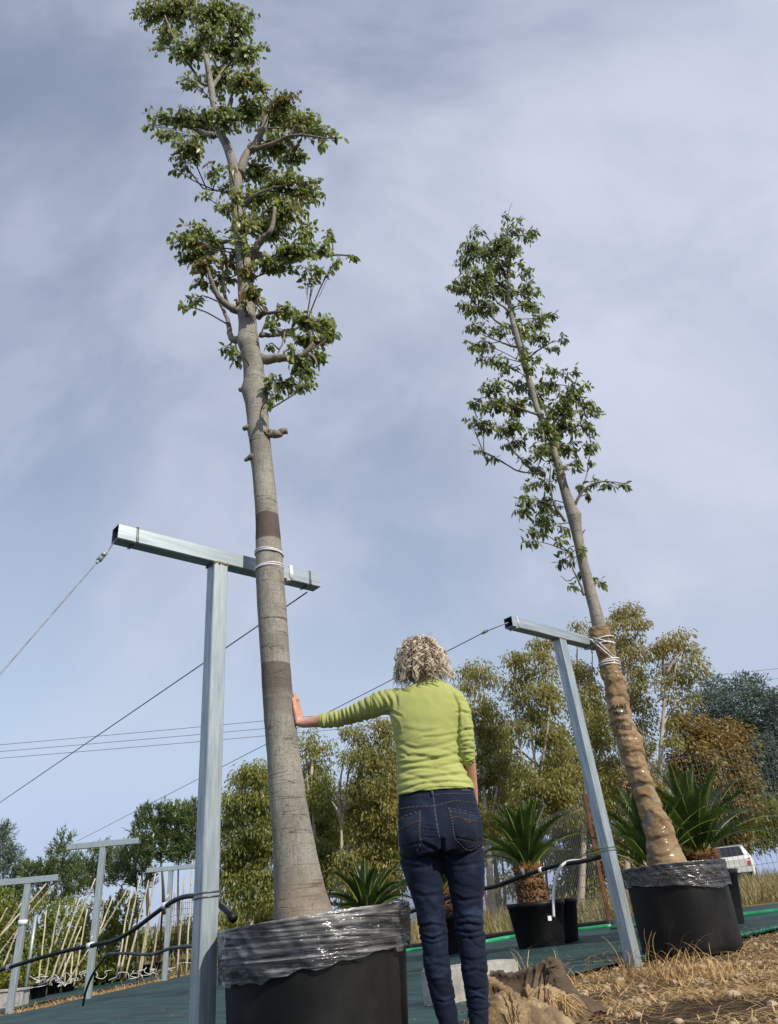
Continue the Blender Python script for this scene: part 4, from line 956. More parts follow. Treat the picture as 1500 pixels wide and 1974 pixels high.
far_tree('gum_tree', 'dense green-gold gum tree seen between the near T post and the bare trunk', 'tree', (480, 1795), 27, [(484, 1700), (488, 1600), (492, 1520)],
         [(492, 1487, 34, 22), (515, 1500, 30, 30), (455, 1505, 16, 16, .8), (460, 1545, 28, 28), (505, 1545, 34, 30), (445, 1580, 22, 26), (488, 1590, 38, 30), (520, 1610, 26, 38), (450, 1625, 26, 30), (490, 1640, 34, 28, 1), (455, 1665, 28, 26), (505, 1680, 34, 26), (448, 1705, 22, 26), (480, 1722, 26, 22, .7), (515, 1725, 20, 24), (462, 1745, 18, 14, .6), (530, 1560, 20, 40, .9)],
         'gum_leaf_green', GT, dens=1.05, limbs=[((488, 1640), (470, 1600), (462, 1560)), ((486, 1680), (510, 1640), (520, 1600))])
far_tree('gum_tree', 'gum tree whose narrow crown rises just right of the bare trunk', 'tree', (618, 1775), 30, [(612, 1700), (606, 1600), (600, 1500)],
         [(604, 1425, 17, 14, .9), (592, 1445, 14, 20, .8), (630, 1440, 14, 8, .5), (600, 1475, 26, 22), (620, 1500, 24, 20, .9), (595, 1525, 22, 26), (625, 1545, 26, 28), (600, 1580, 26, 30), (632, 1595, 24, 26), (610, 1640, 30, 28), (635, 1665, 22, 26), (605, 1695, 22, 22, .8), (630, 1720, 20, 18, .6)],
         'gum_leaf_green', GT, limbs=[((606, 1600), (620, 1560), (626, 1530)), ((604, 1560), (594, 1520), (592, 1470)), ((600, 1500), (604, 1450), (606, 1425))])
far_tree('gum_tree', 'broad golden gum tree with a pale forked trunk left of the woman', 'tree', (664, 1780), 28, [(661, 1700), (659, 1640), (658, 1590)],
         [(682, 1412, 26, 16, .9), (700, 1440, 20, 24, .9), (730, 1400, 18, 18, .8), (748, 1415, 16, 26), (672, 1465, 20, 16, .8), (712, 1470, 30, 22), (745, 1460, 26, 30), (700, 1510, 26, 24), (738, 1515, 34, 28), (770, 1500, 20, 30), (690, 1550, 26, 22, .8), (728, 1565, 34, 30), (765, 1570, 24, 34), (700, 1605, 28, 26), (740, 1620, 34, 26), (680, 1650, 28, 24, .8), (720, 1665, 36, 24), (760, 1650, 22, 30), (650, 1690, 20, 14, .5), (700, 1700, 30, 16, .6), (790, 1560, 20, 50), (790, 1470, 20, 40)],
         'gum_leaf', GT, trunk_r=.17, limbs=[((658, 1590), (652, 1565), (640, 1545)), ((658, 1590), (664, 1555), (668, 1520), (672, 1480)), ((658, 1585), (655, 1540), (657, 1500), (662, 1470)), ((668, 1560), (690, 1540), (705, 1510)), ((660, 1640), (700, 1620), (735, 1605)), ((664, 1555), (690, 1500), (712, 1460), (722, 1430))])
far_tree('gum_tree', 'gum tree with brownish tufts just right of the woman\'s hair', 'tree', (950, 1770), 29, [(945, 1700), (940, 1600), (930, 1500), (915, 1400)],
         [(895, 1296, 22, 14, .8), (925, 1292, 22, 14, .9), (945, 1305, 14, 12, .8), (900, 1325, 24, 14, .9), (935, 1345, 18, 12, .7), (915, 1365, 28, 16, 1), (948, 1385, 20, 20, .9), (920, 1405, 30, 20), (950, 1425, 24, 20), (930, 1450, 32, 22), (965, 1465, 22, 18, .9), (940, 1490, 32, 20), (925, 1515, 20, 20), (965, 1530, 24, 20, .8), (950, 1570, 30, 18, .8), (975, 1600, 22, 18, .6)],
         'gum_leaf', GT, limbs=[((930, 1500), (920, 1440), (912, 1380), (902, 1330)), ((932, 1500), (948, 1440), (942, 1380), (930, 1320)), ((940, 1600), (955, 1540), (962, 1480))])
far_tree('gum_tree', 'many-stemmed gum tree behind the gap between the woman and the right T post', 'tree', (1030, 1770), 27, [(1034, 1700), (1038, 1620), (1042, 1540), (1046, 1460)],
         [(1000, 1262, 20, 12, .9), (990, 1275, 14, 12, .8), (1045, 1240, 22, 16, .9), (1035, 1262, 20, 14, .8), (1020, 1300, 26, 16, .9), (985, 1320, 16, 14, .7), (1060, 1290, 18, 20, .8), (1040, 1330, 32, 20), (1000, 1345, 22, 16, .8), (1062, 1360, 20, 18, .8), (1030, 1375, 30, 18), (1000, 1400, 20, 16, .6), (1060, 1415, 26, 22), (1080, 1445, 26, 16, .8), (1035, 1425, 20, 14, .6), (1050, 1480, 34, 20, .9), (1090, 1490, 28, 18, .8), (1010, 1475, 18, 18, .7), (1030, 1520, 32, 22, 1), (1075, 1530, 32, 22, 1), (1000, 1545, 22, 20, .8), (1050, 1570, 34, 18, .8), (1100, 1565, 28, 20, .8)],
         'gum_leaf', GT, trunk_r=.13, limbs=[((1040, 1580), (1015, 1500), (1000, 1420), (992, 1340), (995, 1280)), ((1042, 1540), (1030, 1460), (1020, 1380), (1022, 1310)), ((1046, 1470), (1056, 1400), (1058, 1330), (1050, 1260)), ((1044, 1520), (1075, 1480), (1085, 1440)), ((1036, 1640), (1000, 1580), (985, 1520))])
far_tree('gum_tree', 'gum tree rising just behind the right T post beam', 'tree', (1120, 1775), 30, [(1122, 1700), (1126, 1600), (1128, 1500), (1126, 1400)],
         [(1110, 1208, 24, 8, .7), (1140, 1225, 20, 12, .8), (1105, 1280, 20, 22, .9), (1125, 1300, 24, 20, .9), (1140, 1340, 24, 26), (1108, 1350, 20, 22, .8), (1130, 1390, 26, 24), (1150, 1430, 26, 22), (1115, 1450, 22, 18, .7), (1140, 1480, 28, 22), (1170, 1510, 26, 22), (1120, 1530, 26, 20, .8), (1150, 1560, 30, 20, .8), (1190, 1480, 20, 26, .9), (1185, 1560, 26, 30, .8)],
         'gum_leaf', GT, limbs=[((1126, 1450), (1115, 1360), (1112, 1280), (1115, 1215)), ((1126, 1420), (1140, 1340), (1142, 1260))])
far_tree('gum_tree', 'tallest gum tree, its tufted top behind the sack wrapped trunk', 'tree', (1212, 1745), 29, [(1208, 1650), (1204, 1550), (1200, 1450), (1198, 1350), (1202, 1250)],
         [(1208, 1172, 24, 10, .9), (1225, 1185, 22, 12, .9), (1190, 1188, 20, 12, .8), (1238, 1200, 10, 8, .6), (1205, 1205, 22, 12, .8), (1175, 1212, 16, 10, .7), (1205, 1235, 30, 14, 1), (1225, 1255, 26, 14, .9), (1190, 1255, 22, 14, .7), (1215, 1280, 28, 14, .8), (1240, 1300, 16, 14, .7), (1225, 1320, 28, 16, .8), (1195, 1340, 20, 14, .6), (1235, 1350, 26, 18, .8), (1250, 1380, 16, 16, .5), (1225, 1400, 28, 18, .8), (1240, 1440, 26, 18, .8), (1250, 1480, 24, 18, .8), (1205, 1430, 14, 20, .5)],
         'gum_leaf', GT, trunk_r=.15, limbs=[((1200, 1400), (1225, 1350), (1240, 1310)), ((1200, 1330), (1185, 1270), (1180, 1215)), ((1202, 1300), (1222, 1260), (1225, 1200)), ((1203, 1500), (1235, 1450), (1240, 1390))])
far_tree('gum_tree', 'umbrella-topped gum tree with pale trunk right of the sack wrapped trunk', 'tree', (1268, 1700), 28, [(1268, 1600), (1272, 1500), (1276, 1420), (1280, 1360), (1284, 1300)],
         [(1275, 1232, 20, 10, .9), (1300, 1226, 24, 10, .9), (1325, 1245, 20, 12, .9), (1340, 1270, 12, 14, .7), (1350, 1295, 7, 12, .5), (1295, 1250, 26, 10, .8), (1265, 1250, 10, 12, .6), (1290, 1280, 26, 14, .9), (1300, 1305, 24, 14, .9), (1275, 1320, 14, 14, .6), (1318, 1320, 18, 16, .5), (1300, 1345, 22, 14, .5), (1325, 1350, 16, 12, .4), (1285, 1385, 18, 14, .4), (1300, 1420, 18, 14, .6)],
         'gum_leaf', GT, trunk_r=.15, dens=.95, limbs=[((1276, 1400), (1292, 1375), (1305, 1362)), ((1283, 1310), (1278, 1270), (1282, 1238)), ((1284, 1300), (1305, 1265), (1325, 1250)), ((1282, 1330), (1300, 1300), (1305, 1270))])
RT = 'rusty-leaved bushy trees at the right'
far_tree('bushy_tree', 'round rusty-orange tree in front of the dark conifers', 'tree', (1340, 1700), 39, [(1338, 1600), (1336, 1500)],
         [(1320, 1388, 26, 18), (1345, 1405, 24, 18), (1370, 1430, 20, 14), (1325, 1425, 32, 20), (1310, 1460, 26, 20), (1350, 1455, 34, 22), (1330, 1490, 34, 24), (1300, 1500, 24, 24), (1360, 1500, 28, 24), (1290, 1540, 22, 26), (1330, 1540, 34, 24), (1300, 1580, 26, 26), (1350, 1570, 34, 24)],
         'rust_leaf', RT, .22, .085, .5, 1.05, bark_='shrubwood')
far_tree('bushy_tree', 'rusty-orange tree nearest the dark conifers at the right edge', 'tree', (1415, 1690), 40, [(1412, 1600), (1410, 1500)],
         [(1395, 1398, 18, 14), (1415, 1410, 20, 16), (1395, 1435, 28, 20), (1425, 1445, 22, 20), (1400, 1475, 34, 22), (1435, 1480, 18, 20), (1390, 1515, 30, 22), (1430, 1515, 24, 20), (1390, 1555, 28, 24), (1430, 1560, 28, 24), (1410, 1600, 30, 20)],
         'rust_leaf', RT, .22, .085, .5, 1.05, bark_='shrubwood')
far_tree('bushy_tree', 'low brownish thicket tree behind the leaning sack wrapped trunk', 'tree', (1240, 1730), 24, [(1240, 1650), (1242, 1560)],
         [(1240, 1510, 24, 22), (1265, 1530, 24, 24), (1225, 1550, 24, 24), (1260, 1575, 28, 22), (1230, 1600, 26, 24), (1215, 1490, 18, 20, .8), (1195, 1600, 24, 24, .8), (1180, 1640, 26, 24, .7)],
         'rust_leaf', RT, .14, .05, .6, .9)
CT = 'dark blue-green conifers at the right edge'
far_tree('conifer', 'blue-green conifer with its rounded top just right of the umbrella-topped gum', 'tree', (1385, 1690), 48, [(1384, 1560), (1380, 1420), (1378, 1340)],
         [(1370, 1318, 20, 14), (1395, 1335, 24, 18), (1355, 1345, 24, 18), (1380, 1370, 36, 20), (1345, 1385, 26, 18), (1410, 1385, 30, 22), (1375, 1415, 40, 22), (1425, 1430, 28, 24), (1350, 1440, 30, 24)],
         'conifer_leaf', CT, .24, .075, -.2, 1.15, bark_='shrubwood')
far_tree('conifer', 'blue-green conifer with a bumpy top near the right edge', 'tree', (1440, 1690), 48, [(1442, 1560), (1440, 1420), (1438, 1340)],
         [(1425, 1315, 18, 14), (1450, 1318, 22, 16), (1435, 1345, 34, 18), (1470, 1345, 20, 18), (1445, 1380, 38, 22), (1460, 1415, 34, 24), (1440, 1450, 30, 24), (1470, 1460, 30, 26), (1450, 1500, 34, 26), (1455, 1545, 30, 26)],
         'conifer_leaf', CT, .24, .075, -.2, 1.15, bark_='shrubwood')
far_tree('conifer', 'darkest conifer, cut off by the right edge of the picture', 'tree', (1505, 1680), 45, [(1505, 1560), (1502, 1420)],
         [(1495, 1345, 20, 16), (1490, 1375, 28, 20), (1500, 1405, 34, 22), (1490, 1440, 34, 24), (1505, 1475, 34, 26), (1485, 1510, 30, 26), (1505, 1550, 34, 28), (1480, 1580, 30, 24), (1530, 1430, 30, 40), (1530, 1520, 30, 40)],
         'conifer_leaf', CT, .24, .075, -.2, 1.2, bark_='shrubwood')
# bare-legged back row filling the gaps low down
BK = 'thin gum trees filling the gaps low behind the fence'
for (lab, b, tr, cl) in (('thin dark gum stem standing left of the potted cycad', (962, 1768), [(958, 1700), (952, 1640)], [(945, 1610, 26, 20, .8), (975, 1640, 18, 16, .6), (935, 1650, 14, 16, .6)]),
        ('dim thicket of gum stems right of the potted cycad', (1110, 1762), [(1112, 1700), (1110, 1640)], [(1100, 1600, 26, 24, .9), (1125, 1610, 24, 24, .9), (1085, 1640, 22, 24, .8), (1115, 1655, 28, 26, .9), (1135, 1690, 20, 26, .7), (1095, 1690, 16, 24, .5)]),
        ('thicket seen left of the woman above the low cycad', (700, 1770), [(702, 1720), (704, 1690)], [(690, 1715, 28, 12, .6), (740, 1700, 34, 14, .7), (765, 1690, 20, 20, .7)]),
        ('thicket behind the woman\'s legs', (850, 1768), [(850, 1700), (848, 1640)], [(850, 1600, 60, 30, .8), (840, 1660, 50, 24, .8), (860, 1700, 40, 18, .5), (800, 1620, 40, 40, .8), (880, 1560, 60, 40, .8)]),
        ('soft golden gum crowns far behind, filling in left of the woman', (700, 1775), [(700, 1650), (700, 1560)], [(600, 1530, 30, 40, .8), (640, 1600, 40, 50, .9), (700, 1580, 40, 60, .9), (750, 1540, 34, 50, .9), (600, 1660, 40, 50, .9), (700, 1680, 60, 40, .9), (660, 1530, 20, 20, .5)]),
        ('soft golden gum crowns far behind, filling in right of the woman', (1040, 1770), [(1040, 1600), (1040, 1480)], [(960, 1420, 30, 40, .8), (985, 1500, 40, 50, .9), (1070, 1420, 30, 34, .7), (1090, 1500, 44, 44, .9), (1020, 1580, 50, 40, .9), (1110, 1590, 50, 40, .9), (930, 1580, 40, 50, .9), (1160, 1400, 34, 50, .8), (1170, 1500, 34, 40, .9)]),
        ('low thicket seen far off through the canes at the left', (300, 1850), [(300, 1810), (300, 1790)], [(270, 1815, 34, 18, .9), (310, 1808, 34, 18, .9), (350, 1800, 34, 18, .9), (390, 1790, 34, 24, .9)]),
        ('low thicket between the near T post and the bare trunk', (470, 1830), [(470, 1790), (470, 1770)], [(440, 1775, 30, 20, .9), (480, 1768, 34, 20, .9), (520, 1765, 30, 20, .9)]),
        ('dim thicket low behind the sack wrapped trunk', (1240, 1725), [(1240, 1690), (1240, 1660)], [(1190, 1650, 34, 30), (1240, 1640, 34, 30), (1290, 1635, 34, 34), (1210, 1600, 34, 30), (1270, 1590, 34, 30)]),
        ('dim thicket behind the mesh fence at the right', (1400, 1705), [(1400, 1670), (1400, 1640)], [(1340, 1625, 36, 26), (1390, 1615, 36, 28), (1440, 1610, 36, 28), (1490, 1600, 36, 34), (1420, 1580, 40, 26), (1480, 1560, 36, 30)]),
        ('low thicket right of the potted cycad', (1130, 1745), [(1130, 1720), (1130, 1700)], [(1090, 1715, 30, 24, .8), (1140, 1710, 30, 24, .9), (1020, 1640, 34, 30, .8), (980, 1700, 26, 24, .6)])):
    far_tree('gum_tree', lab, 'tree', b, 42 if b[0] == 1400 else 33, tr, cl, 'gum_leaf' if lab.startswith('soft') else 'gum_leaf_green', BK, dens=.95, leafL=.2, leafW=.065, trunk_r=.2, bark_='shrubwood',
             limbs=[((tr[0][0] - 14, 1765), (tr[0][0] - 16, 1700), (tr[0][0] - 10, 1650)), ((tr[0][0] + 16, 1762), (tr[0][0] + 14, 1700), (tr[0][0] + 8, 1640))])

# ================================================================== OLEANDERS, HEDGE, POTS, CANES ON THE LEFT
def bush(name, label, cat, bx, by, clumps, mat, group, L=.17, W=.028, up=.8, dens=1.0, stem=True, dz=0, Y=None, mats2=None):
    b = gr(bx, by)
    if Y: b = V((at(bx, by, Y).x, Y, 0)); b.z = gz(b.x, Y)
    t_ = thing(name, label, cat, b, group); Yb = b.y
    mb = MB(); lf = MB(); topc = at(clumps[0][0], clumps[0][1], Yb)
    q = [V(a) for a in cr([tuple(b), tuple(b.lerp(topc, .5) + rv() * .05), tuple(topc)], 4)]
    if stem: mb.tube(q, [.035 - .02 * i / (len(q) - 1) for i in range(len(q))], 7)
    for cl in clumps:
        cx, cy, rx, ry = cl[:4]; c = at(cx, cy, Yb + rnd(-.3, .3)); s_ = depth(c) / FPX; R3 = V((rx * s_, max(rx, ry) * s_ * .8, ry * s_))
        st = min(q, key=lambda p: (p - c).length); mb.tube([st, st.lerp(c, .6), c], [.014, .01, .006], 4, cap=False)
        for _ in range(int(rx * ry / 7.5 * dens)):
            e = rv(); e = e.normalized() * (e.length ** .5); a = c + V((e.x * R3.x, e.y * R3.y, e.z * R3.z)) * .85
            d = (e * .7 + V((0, 0, up)) + rv() * .35).normalized(); tl = rnd(.12, .32)
            if random.random() < .35: mb.tube([a, a + d * tl], [.004, .002], 3, cap=False)
            for j in range(11):
                p = a + d * (tl * j / 10); dr = (d * .75 + rv() * .75).normalized(); sd_ = dr.cross(rv())
                if sd_.length < 1e-3: continue
                lf.leaf2(p, dr, sd_.normalized(), L * rnd(.6, 1.1), W * rnd(.8, 1.3))
    part(mb, 'stems', M['shrubwood'], t_); part(lf, 'crown', M[mat], t_, smooth=False); return t_
OG = 'oleander standards in the row at the left'
bush('oleander', 'biggest dark oleander crown right behind the near T post', 'tree', 345, 1885, [(345, 1605, 44, 34), (300, 1580, 36, 24), (285, 1610, 30, 28), (345, 1575, 40, 20), (375, 1580, 26, 24), (320, 1640, 44, 26), (372, 1620, 30, 40), (290, 1650, 28, 22), (360, 1655, 34, 16)], 'oleander_leaf', OG)
bush('oleander', 'shaded oleander crown left of the biggest one', 'tree', 265, 1895, [(262, 1665, 28, 26), (275, 1700, 24, 20), (245, 1650, 18, 20), (235, 1690, 20, 22), (270, 1640, 18, 16)], 'oleander_leaf', OG)
bush('oleander', 'oleander crown behind the beam of the tallest far T post', 'tree', 185, 1902, [(180, 1665, 34, 26), (205, 1650, 26, 18), (155, 1690, 34, 24), (200, 1690, 30, 20), (225, 1670, 20, 24), (165, 1720, 30, 12)], 'oleander_leaf', OG)
bush('oleander', 'oleander crown with a tall upright tip left of the tallest far T post', 'tree', 128, 1912, [(120, 1665, 22, 26), (122, 1625, 12, 18), (104, 1645, 12, 16), (100, 1690, 26, 24), (135, 1700, 26, 30), (108, 1730, 30, 16)], 'oleander_leaf', OG)
bush('oleander', 'lighter feathery oleander crown just above the left T post beam', 'tree', 78, 1920, [(70, 1690, 32, 20), (50, 1680, 18, 14), (85, 1675, 18, 16), (60, 1715, 34, 16), (85, 1740, 26, 14)], 'oleander_leaf', OG)
bush('olive_tree', 'grey-green olive-like crown at the left edge of the picture', 'tree', 8, 1930, [(6, 1615, 12, 20), (2, 1650, 22, 22), (22, 1665, 18, 18), (5, 1695, 28, 22), (25, 1715, 22, 18), (-10, 1640, 20, 40), (10, 1735, 30, 18)], 'conifer_leaf', None, .17, .028, .3, 1.5)
HG = 'yellow-green hedge bushes behind the pots'
for i, (bx, cl, lab) in enumerate(((0, [(5, 1800, 40, 50), (-10, 1760, 40, 40), (15, 1860, 40, 50), (0, 1900, 40, 30)], 'hedge bush at the left edge, behind the left T post'),
        (62, [(62, 1790, 34, 50), (70, 1850, 34, 46), (60, 1895, 36, 24)], 'hedge bush behind the two left T posts'),
        (125, [(125, 1785, 34, 48), (130, 1845, 34, 46), (120, 1890, 36, 24)], 'hedge bush behind the upright canes'),
        (188, [(188, 1790, 34, 44), (185, 1845, 34, 42), (190, 1880, 34, 22)], 'hedge bush behind the tallest far T post'),
        (238, [(238, 1770, 28, 44), (238, 1825, 28, 40), (240, 1865, 28, 22)], 'rightmost hedge bush, ending where the distance shows'))):
    bush('hedge_bush', lab, 'bush', bx, 0, [(a, b_, c_ * 1.1, d_, 1) for a, b_, c_, d_ in cl], 'hedge_leaf', HG, .10, .045, .7, 1.0, stem=False, Y=25)
# nursery pots
def small_pot(px, py, wpx, hpx, label, tilt=0):
    b = gr(px, py); s_ = depth(b) / FPX; R_ = wpx / 2 * s_; H_ = hpx * s_
    t_ = thing('nursery_pot', label, 'plant pot', b, 'black nursery pots in the row at the left')
    mb = MB(); mb.lathe((b.x, b.y, b.z + .06), [(.01, 0), (R_ * .8, 0), (R_ * .92, H_ * .9), (R_, H_ * .9), (R_, H_), (R_ * .93, H_), (R_ * .9, H_ * .85)], 24); part(mb, 'shell', M['blackplastic'], t_)
    mb = MB(); mb.lathe((b.x, b.y, b.z + .06), [(R_ * .91, H_ * .86), (.01, H_ * .9)], 16); part(mb, 'soil', M['soil'], t_); return b
for (px, py, w_, h_, lab) in ((8, 1930, 30, 24, 'nursery pot at the left edge behind the pale trough'), (44, 1934, 28, 22, 'nursery pot just right of the left T post'), (72, 1931, 32, 24, 'nursery pot below the feathery oleander'), (102, 1922, 28, 22, 'nursery pot at the foot of the steepest canes'),
        (130, 1917, 27, 22, 'nursery pot left of the tallest far T post foot'), (190, 1904, 26, 22, 'nursery pot right of the tallest far T post foot'), (212, 1899, 22, 20, 'nursery pot beside the small white tee pipe'), (232, 1896, 24, 22, 'nursery pot under the shaded oleander'),
        (254, 1890, 24, 22, 'nursery pot with canes left of the half hidden T post'), (278, 1889, 26, 22, 'nursery pot below the leaning canes, left of the half hidden T post'), (304, 1884, 20, 22, 'nursery pot touching the half hidden T post'), (340, 1880, 24, 22, 'nursery pot right of the half hidden T post'), (364, 1876, 22, 20, 'nursery pot against the big near T post')):
    small_pot(px, py, w_, h_, lab)
# canes, from a close view of that corner (scale 3.571)
canes = [(265, 1590, 320, 1090, 'b'), (300, 1600, 410, 1050, 'b'), (370, 1340, 475, 1060, 'b'), (340, 1600, 550, 1000, 'b'), (385, 1560, 655, 870, 'b'), (510, 1610, 600, 1080, 'b'), (485, 1590, 500, 1380, 'b'), (440, 1600, 455, 1370, 'b'), (420, 1560, 560, 1200, 'b'), (455, 1600, 615, 1350, 'x'),
         (-40, 1330, 150, 1040, 'a'), (-20, 1290, 320, 905, 'a'), (150, 1170, 372, 912, 'a'), (-30, 1420, 130, 1210, 'a'), (20, 1480, 120, 1230, 'a'), (-40, 1240, 50, 1070, 'a'), (60, 1640, 205, 1050, 'a'),
         (680, 1250, 780, 990, 'c'), (665, 1290, 870, 960, 'c'), (690, 1200, 718, 1010, 'c'), (800, 1560, 905, 930, 'd'), (822, 1560, 965, 850, 'd'), (862, 1555, 1025, 880, 'd'), (950, 1560, 1070, 835, 'd'), (1030, 1545, 1110, 1090, 'd'), (900, 1430, 990, 1000, 'd'), (965, 1530, 1030, 1150, 'd'),
         (1160, 1330, 1205, 950, 'e'), (1215, 1530, 1275, 855, 'e'), (1280, 1545, 1325, 740, 'e'), (1317, 1600, 1322, 1520, 'e')]
lbl = {'a': 'tan bamboo cane slanting to the right by the left T post', 'b': 'cane leaning among the pots between the two tall far T posts', 'x': 'low tan cane crossing the foot of the tallest far T post',
       'c': 'cane sticking up just right of the tallest far T post', 'd': 'tan bamboo cane left of the half hidden T post', 'e': 'nearly upright tan cane right of the half hidden T post'}
ORD = ['first', 'second', 'third', 'fourth', 'fifth', 'sixth', 'seventh', 'eighth', 'ninth']
grp_n = {}
for cn in sorted(canes, key=lambda c: c[2]):
    (x0, y0, x1, y1, g_) = cn; k_ = grp_n.get(g_, 0); grp_n[g_] = k_ + 1
    fx = x0 / 3.571; base_y = 1932 - (fx / 380.) * 58
    gb = gr(fx, base_y); Yc = min(22, gb.y) + rnd(-.5, .5)
    a = at(x0 / 3.571, 1450 + y0 / 3.571, Yc); b = at(x1 / 3.571, 1450 + y1 / 3.571, Yc + rnd(-.4, .4))
    mb = MB(); P = [a.lerp(b, k / 8) + rv() * .012 for k in range(9)]; mb.tube(P, [.027 - .010 * k / 8 for k in range(9)], 6)
    for k in (2, 4, 6): q = a.lerp(b, k / 8 + .03); mb.tube([q, q + (b - a).normalized() * .015], .029, 6)
    tag(mb.obj('bamboo_cane', M['cane'], base=a), lbl[g_] + ('' if g_ == 'x' else ', %s from the left' % ORD[k_]), 'cane', 'tan bamboo canes staking the potted trees')
# tangle of thin white tubing along the pots
mb = MB()
for i in range(14):
    px = rnd(60, 370); py = 1905 - (px / 380.) * 42 + rnd(-14, 4); Yc = 16 + px / 380 * 5
    a = at(px, py, Yc); w_ = rnd(-.9, .9); P = [a + V((w_ * k / 9 + .05 * math.sin(k * 2.1 + i), rnd(-.1, .1), rnd(.03, .10) * math.sin(k * .9 + i))) for k in range(10)]
    mb.tube(cr([tuple(p) for p in P], 4), .006, 4, cap=False)
tag(mb.obj('drip_tubing', M['white_pipe'], base=(-5, 17, -.2)), 'tangle of thin white drip tubing lying over the row of pots', 'tubing')
# pale trough at the left edge
b = gr(14, 1950); tr = thing('trough', 'pale concrete trough behind the foot of the left T post', 'trough', b)
mb = MB(); s_ = .35; mb.box(b + V((-.28, .25, .16)), (.46, .05, 0), (-.03, .2, 0), (0, 0, .16)); part(mb, 'body', M['concrete'], tr, False)
mb = MB(); mb.box(b + V((-.28, .25, .335)), (.50, .055, 0), (-.035, .23, 0), (0, 0, .014)); part(mb, 'rim', M['concrete'], tr, False)

# ================================================================== HOSES, WIRES, FENCES
def hose(name, pts, r, mat, label, cat='hose', Ys=None, n=8, seg=10, group=None, extra=None):
    P = [at(x, y, Y) for x, y, Y in pts]; Q = cr([tuple(p) for p in P], n)
    root = thing(name, label, cat, P[0], group); mb = MB(); mb.tube(Q, r, seg); part(mb, 'tube', M[mat], root)
    if extra: extra(root, [V(q) for q in Q])
    return root
def clips(ks):
    def f(root, Q):
        for k in ks:
            q = Q[int(k * (len(Q) - 1))]; mb = MB(); mb.tube([q + V((-.02, 0, 0)), q + V((.02, 0, .004))], .0165, 10); mb.tube([q + V((0, -.01, .02)), q + V((.015, -.02, .05))], .003, 4)
            part(mb, 'plastic_clip', M['white_tie'], root)
    return f
tpY = b1.y
hose('irrigation_hose', [(-30, 1878, 5.6), (0, 1870, 5.5), (40, 1858, 5.35), (90, 1843, 5.2), (140, 1830, 5.05), (185, 1821, 4.9), (222, 1812, 4.75), (258, 1792, 4.6), (290, 1768, 4.45), (320, 1746, 4.3), (345, 1732, 4.15), (372, 1727, 4.0), (400, 1731, 3.85), (425, 1746, 3.78), (442, 1762, 3.72), (452, 1773, 3.7)],
     .0118, 'hose', 'thick black irrigation hose rising from the left edge to the near T post', extra=lambda r, Q: (clips((.10, .32, .6))(r, Q), part((lambda m_: (m_.tube([Q[-8], Q[-1]], .019, 12), m_)[-1])(MB()), 'end_plug', M['hose'], r)))
hose('irrigation_hose', [(160, 1938, 7.5), (166, 1910, 7.4), (178, 1880, 7.3), (195, 1855, 7.2), (207, 1840, 7.0), (225, 1838, 6.6), (250, 1838, 6.2), (275, 1840, 5.8), (300, 1838, 5.4), (330, 1828, 5.0), (378, 1823, 4.2)], .010, 'hose', 'thin black hose looping from the ground up towards the near T post')
yb2 = b2.y
hose('irrigation_hose', [(780, 1762, 7.6), (840, 1740, 7.4), (880, 1725, 7.3), (925, 1715, 7.2), (960, 1707, 7.1), (1000, 1692, 7.0), (1040, 1678, 6.9), (1080, 1667, 6.75), (1120, 1661, 6.6), (1150, 1654, yb2 + .1), (1176, 1646, yb2 + .06)], .017, 'hose', 'black hose strung behind the woman to the right T post',
     extra=lambda r, Q: part((lambda m_: (m_.tube([at(1007, 1675, 6.95), at(1011, 1688, 6.97)], .012, 6), m_.tube([Q[int(.60 * len(Q))], Q[int(.60 * len(Q)) + 1]], .024, 8), m_)[-1])(MB()), 'white_cap', M['white_tie'], r))
hose('white_pipe', [(1068, 1768, 6.7), (1067, 1740, 6.7), (1068, 1710, 6.7), (1073, 1686, 6.7), (1084, 1668, 6.7), (1100, 1660, 6.7), (1120, 1659, 6.65)], .0115, 'white_pipe', 'bent white pipe hooked over the hose beside the cycad pot', 'pipe')
def gpt(x, y, h=.03):
    g_ = gr(x, y); return V((g_.x, g_.y, g_.z + h))
def ghose(name, pix, r, mat, label, h):
    P = [gpt(x, y, h) for x, y in pix]; root = thing(name, label, 'hose', P[0]); mb = MB(); mb.tube(cr([tuple(p) for p in P], 6), r, 8); part(mb, 'tube', M[mat], root)
ghose('green_hose', [(772, 1842), (800, 1838), (850, 1833), (930, 1824), (980, 1815), (1040, 1808), (1110, 1801), (1180, 1793)], .035, 'green_hose', 'bright green hose along the far tarp edge behind the woman\'s legs', .05)
ghose('green_hose', [(1180, 1797), (1300, 1788), (1400, 1777), (1450, 1771), (1530, 1762)], .03, 'green_hose', 'bright green hose along the tarp edge behind the right pot', .05)
# rolled black margin of the sheet
ghose('black_pipe', [(772, 1835), (850, 1826), (980, 1809), (1110, 1795), (1180, 1788)], .05, 'hose', 'black pipe lying behind the bright green hose', .06)
def wire(label, pts, r, name='guy_wire', grp='guy wires of the T posts', tight=None):
    root = thing(name, label, 'wire', pts[0], grp); mb = MB(); mb.tube(pts, r, 5); part(mb, 'cable', M['wire'], root)
    if tight is not None:
        q, d = tight; mb = MB(); d = d.normalized(); mb.box(q, d * .028, d.orthogonal().normalized() * .012, d.cross(d.orthogonal()).normalized() * .010); mb.tube([q - d * .05, q - d * .028], .006, 6); mb.tube([q + d * .028, q + d * .05], .006, 6)
        mb.ell(q + V((.01, -.01, .008)), (.013, .01, .01), 8, 6); part(mb, 'tensioner', M['galv'], root)
e0 = uA + V((-.0, 0, -.045)); e1 = at(197, 1073, e0.y - .05); e2 = at(0, 1300, 2.9)
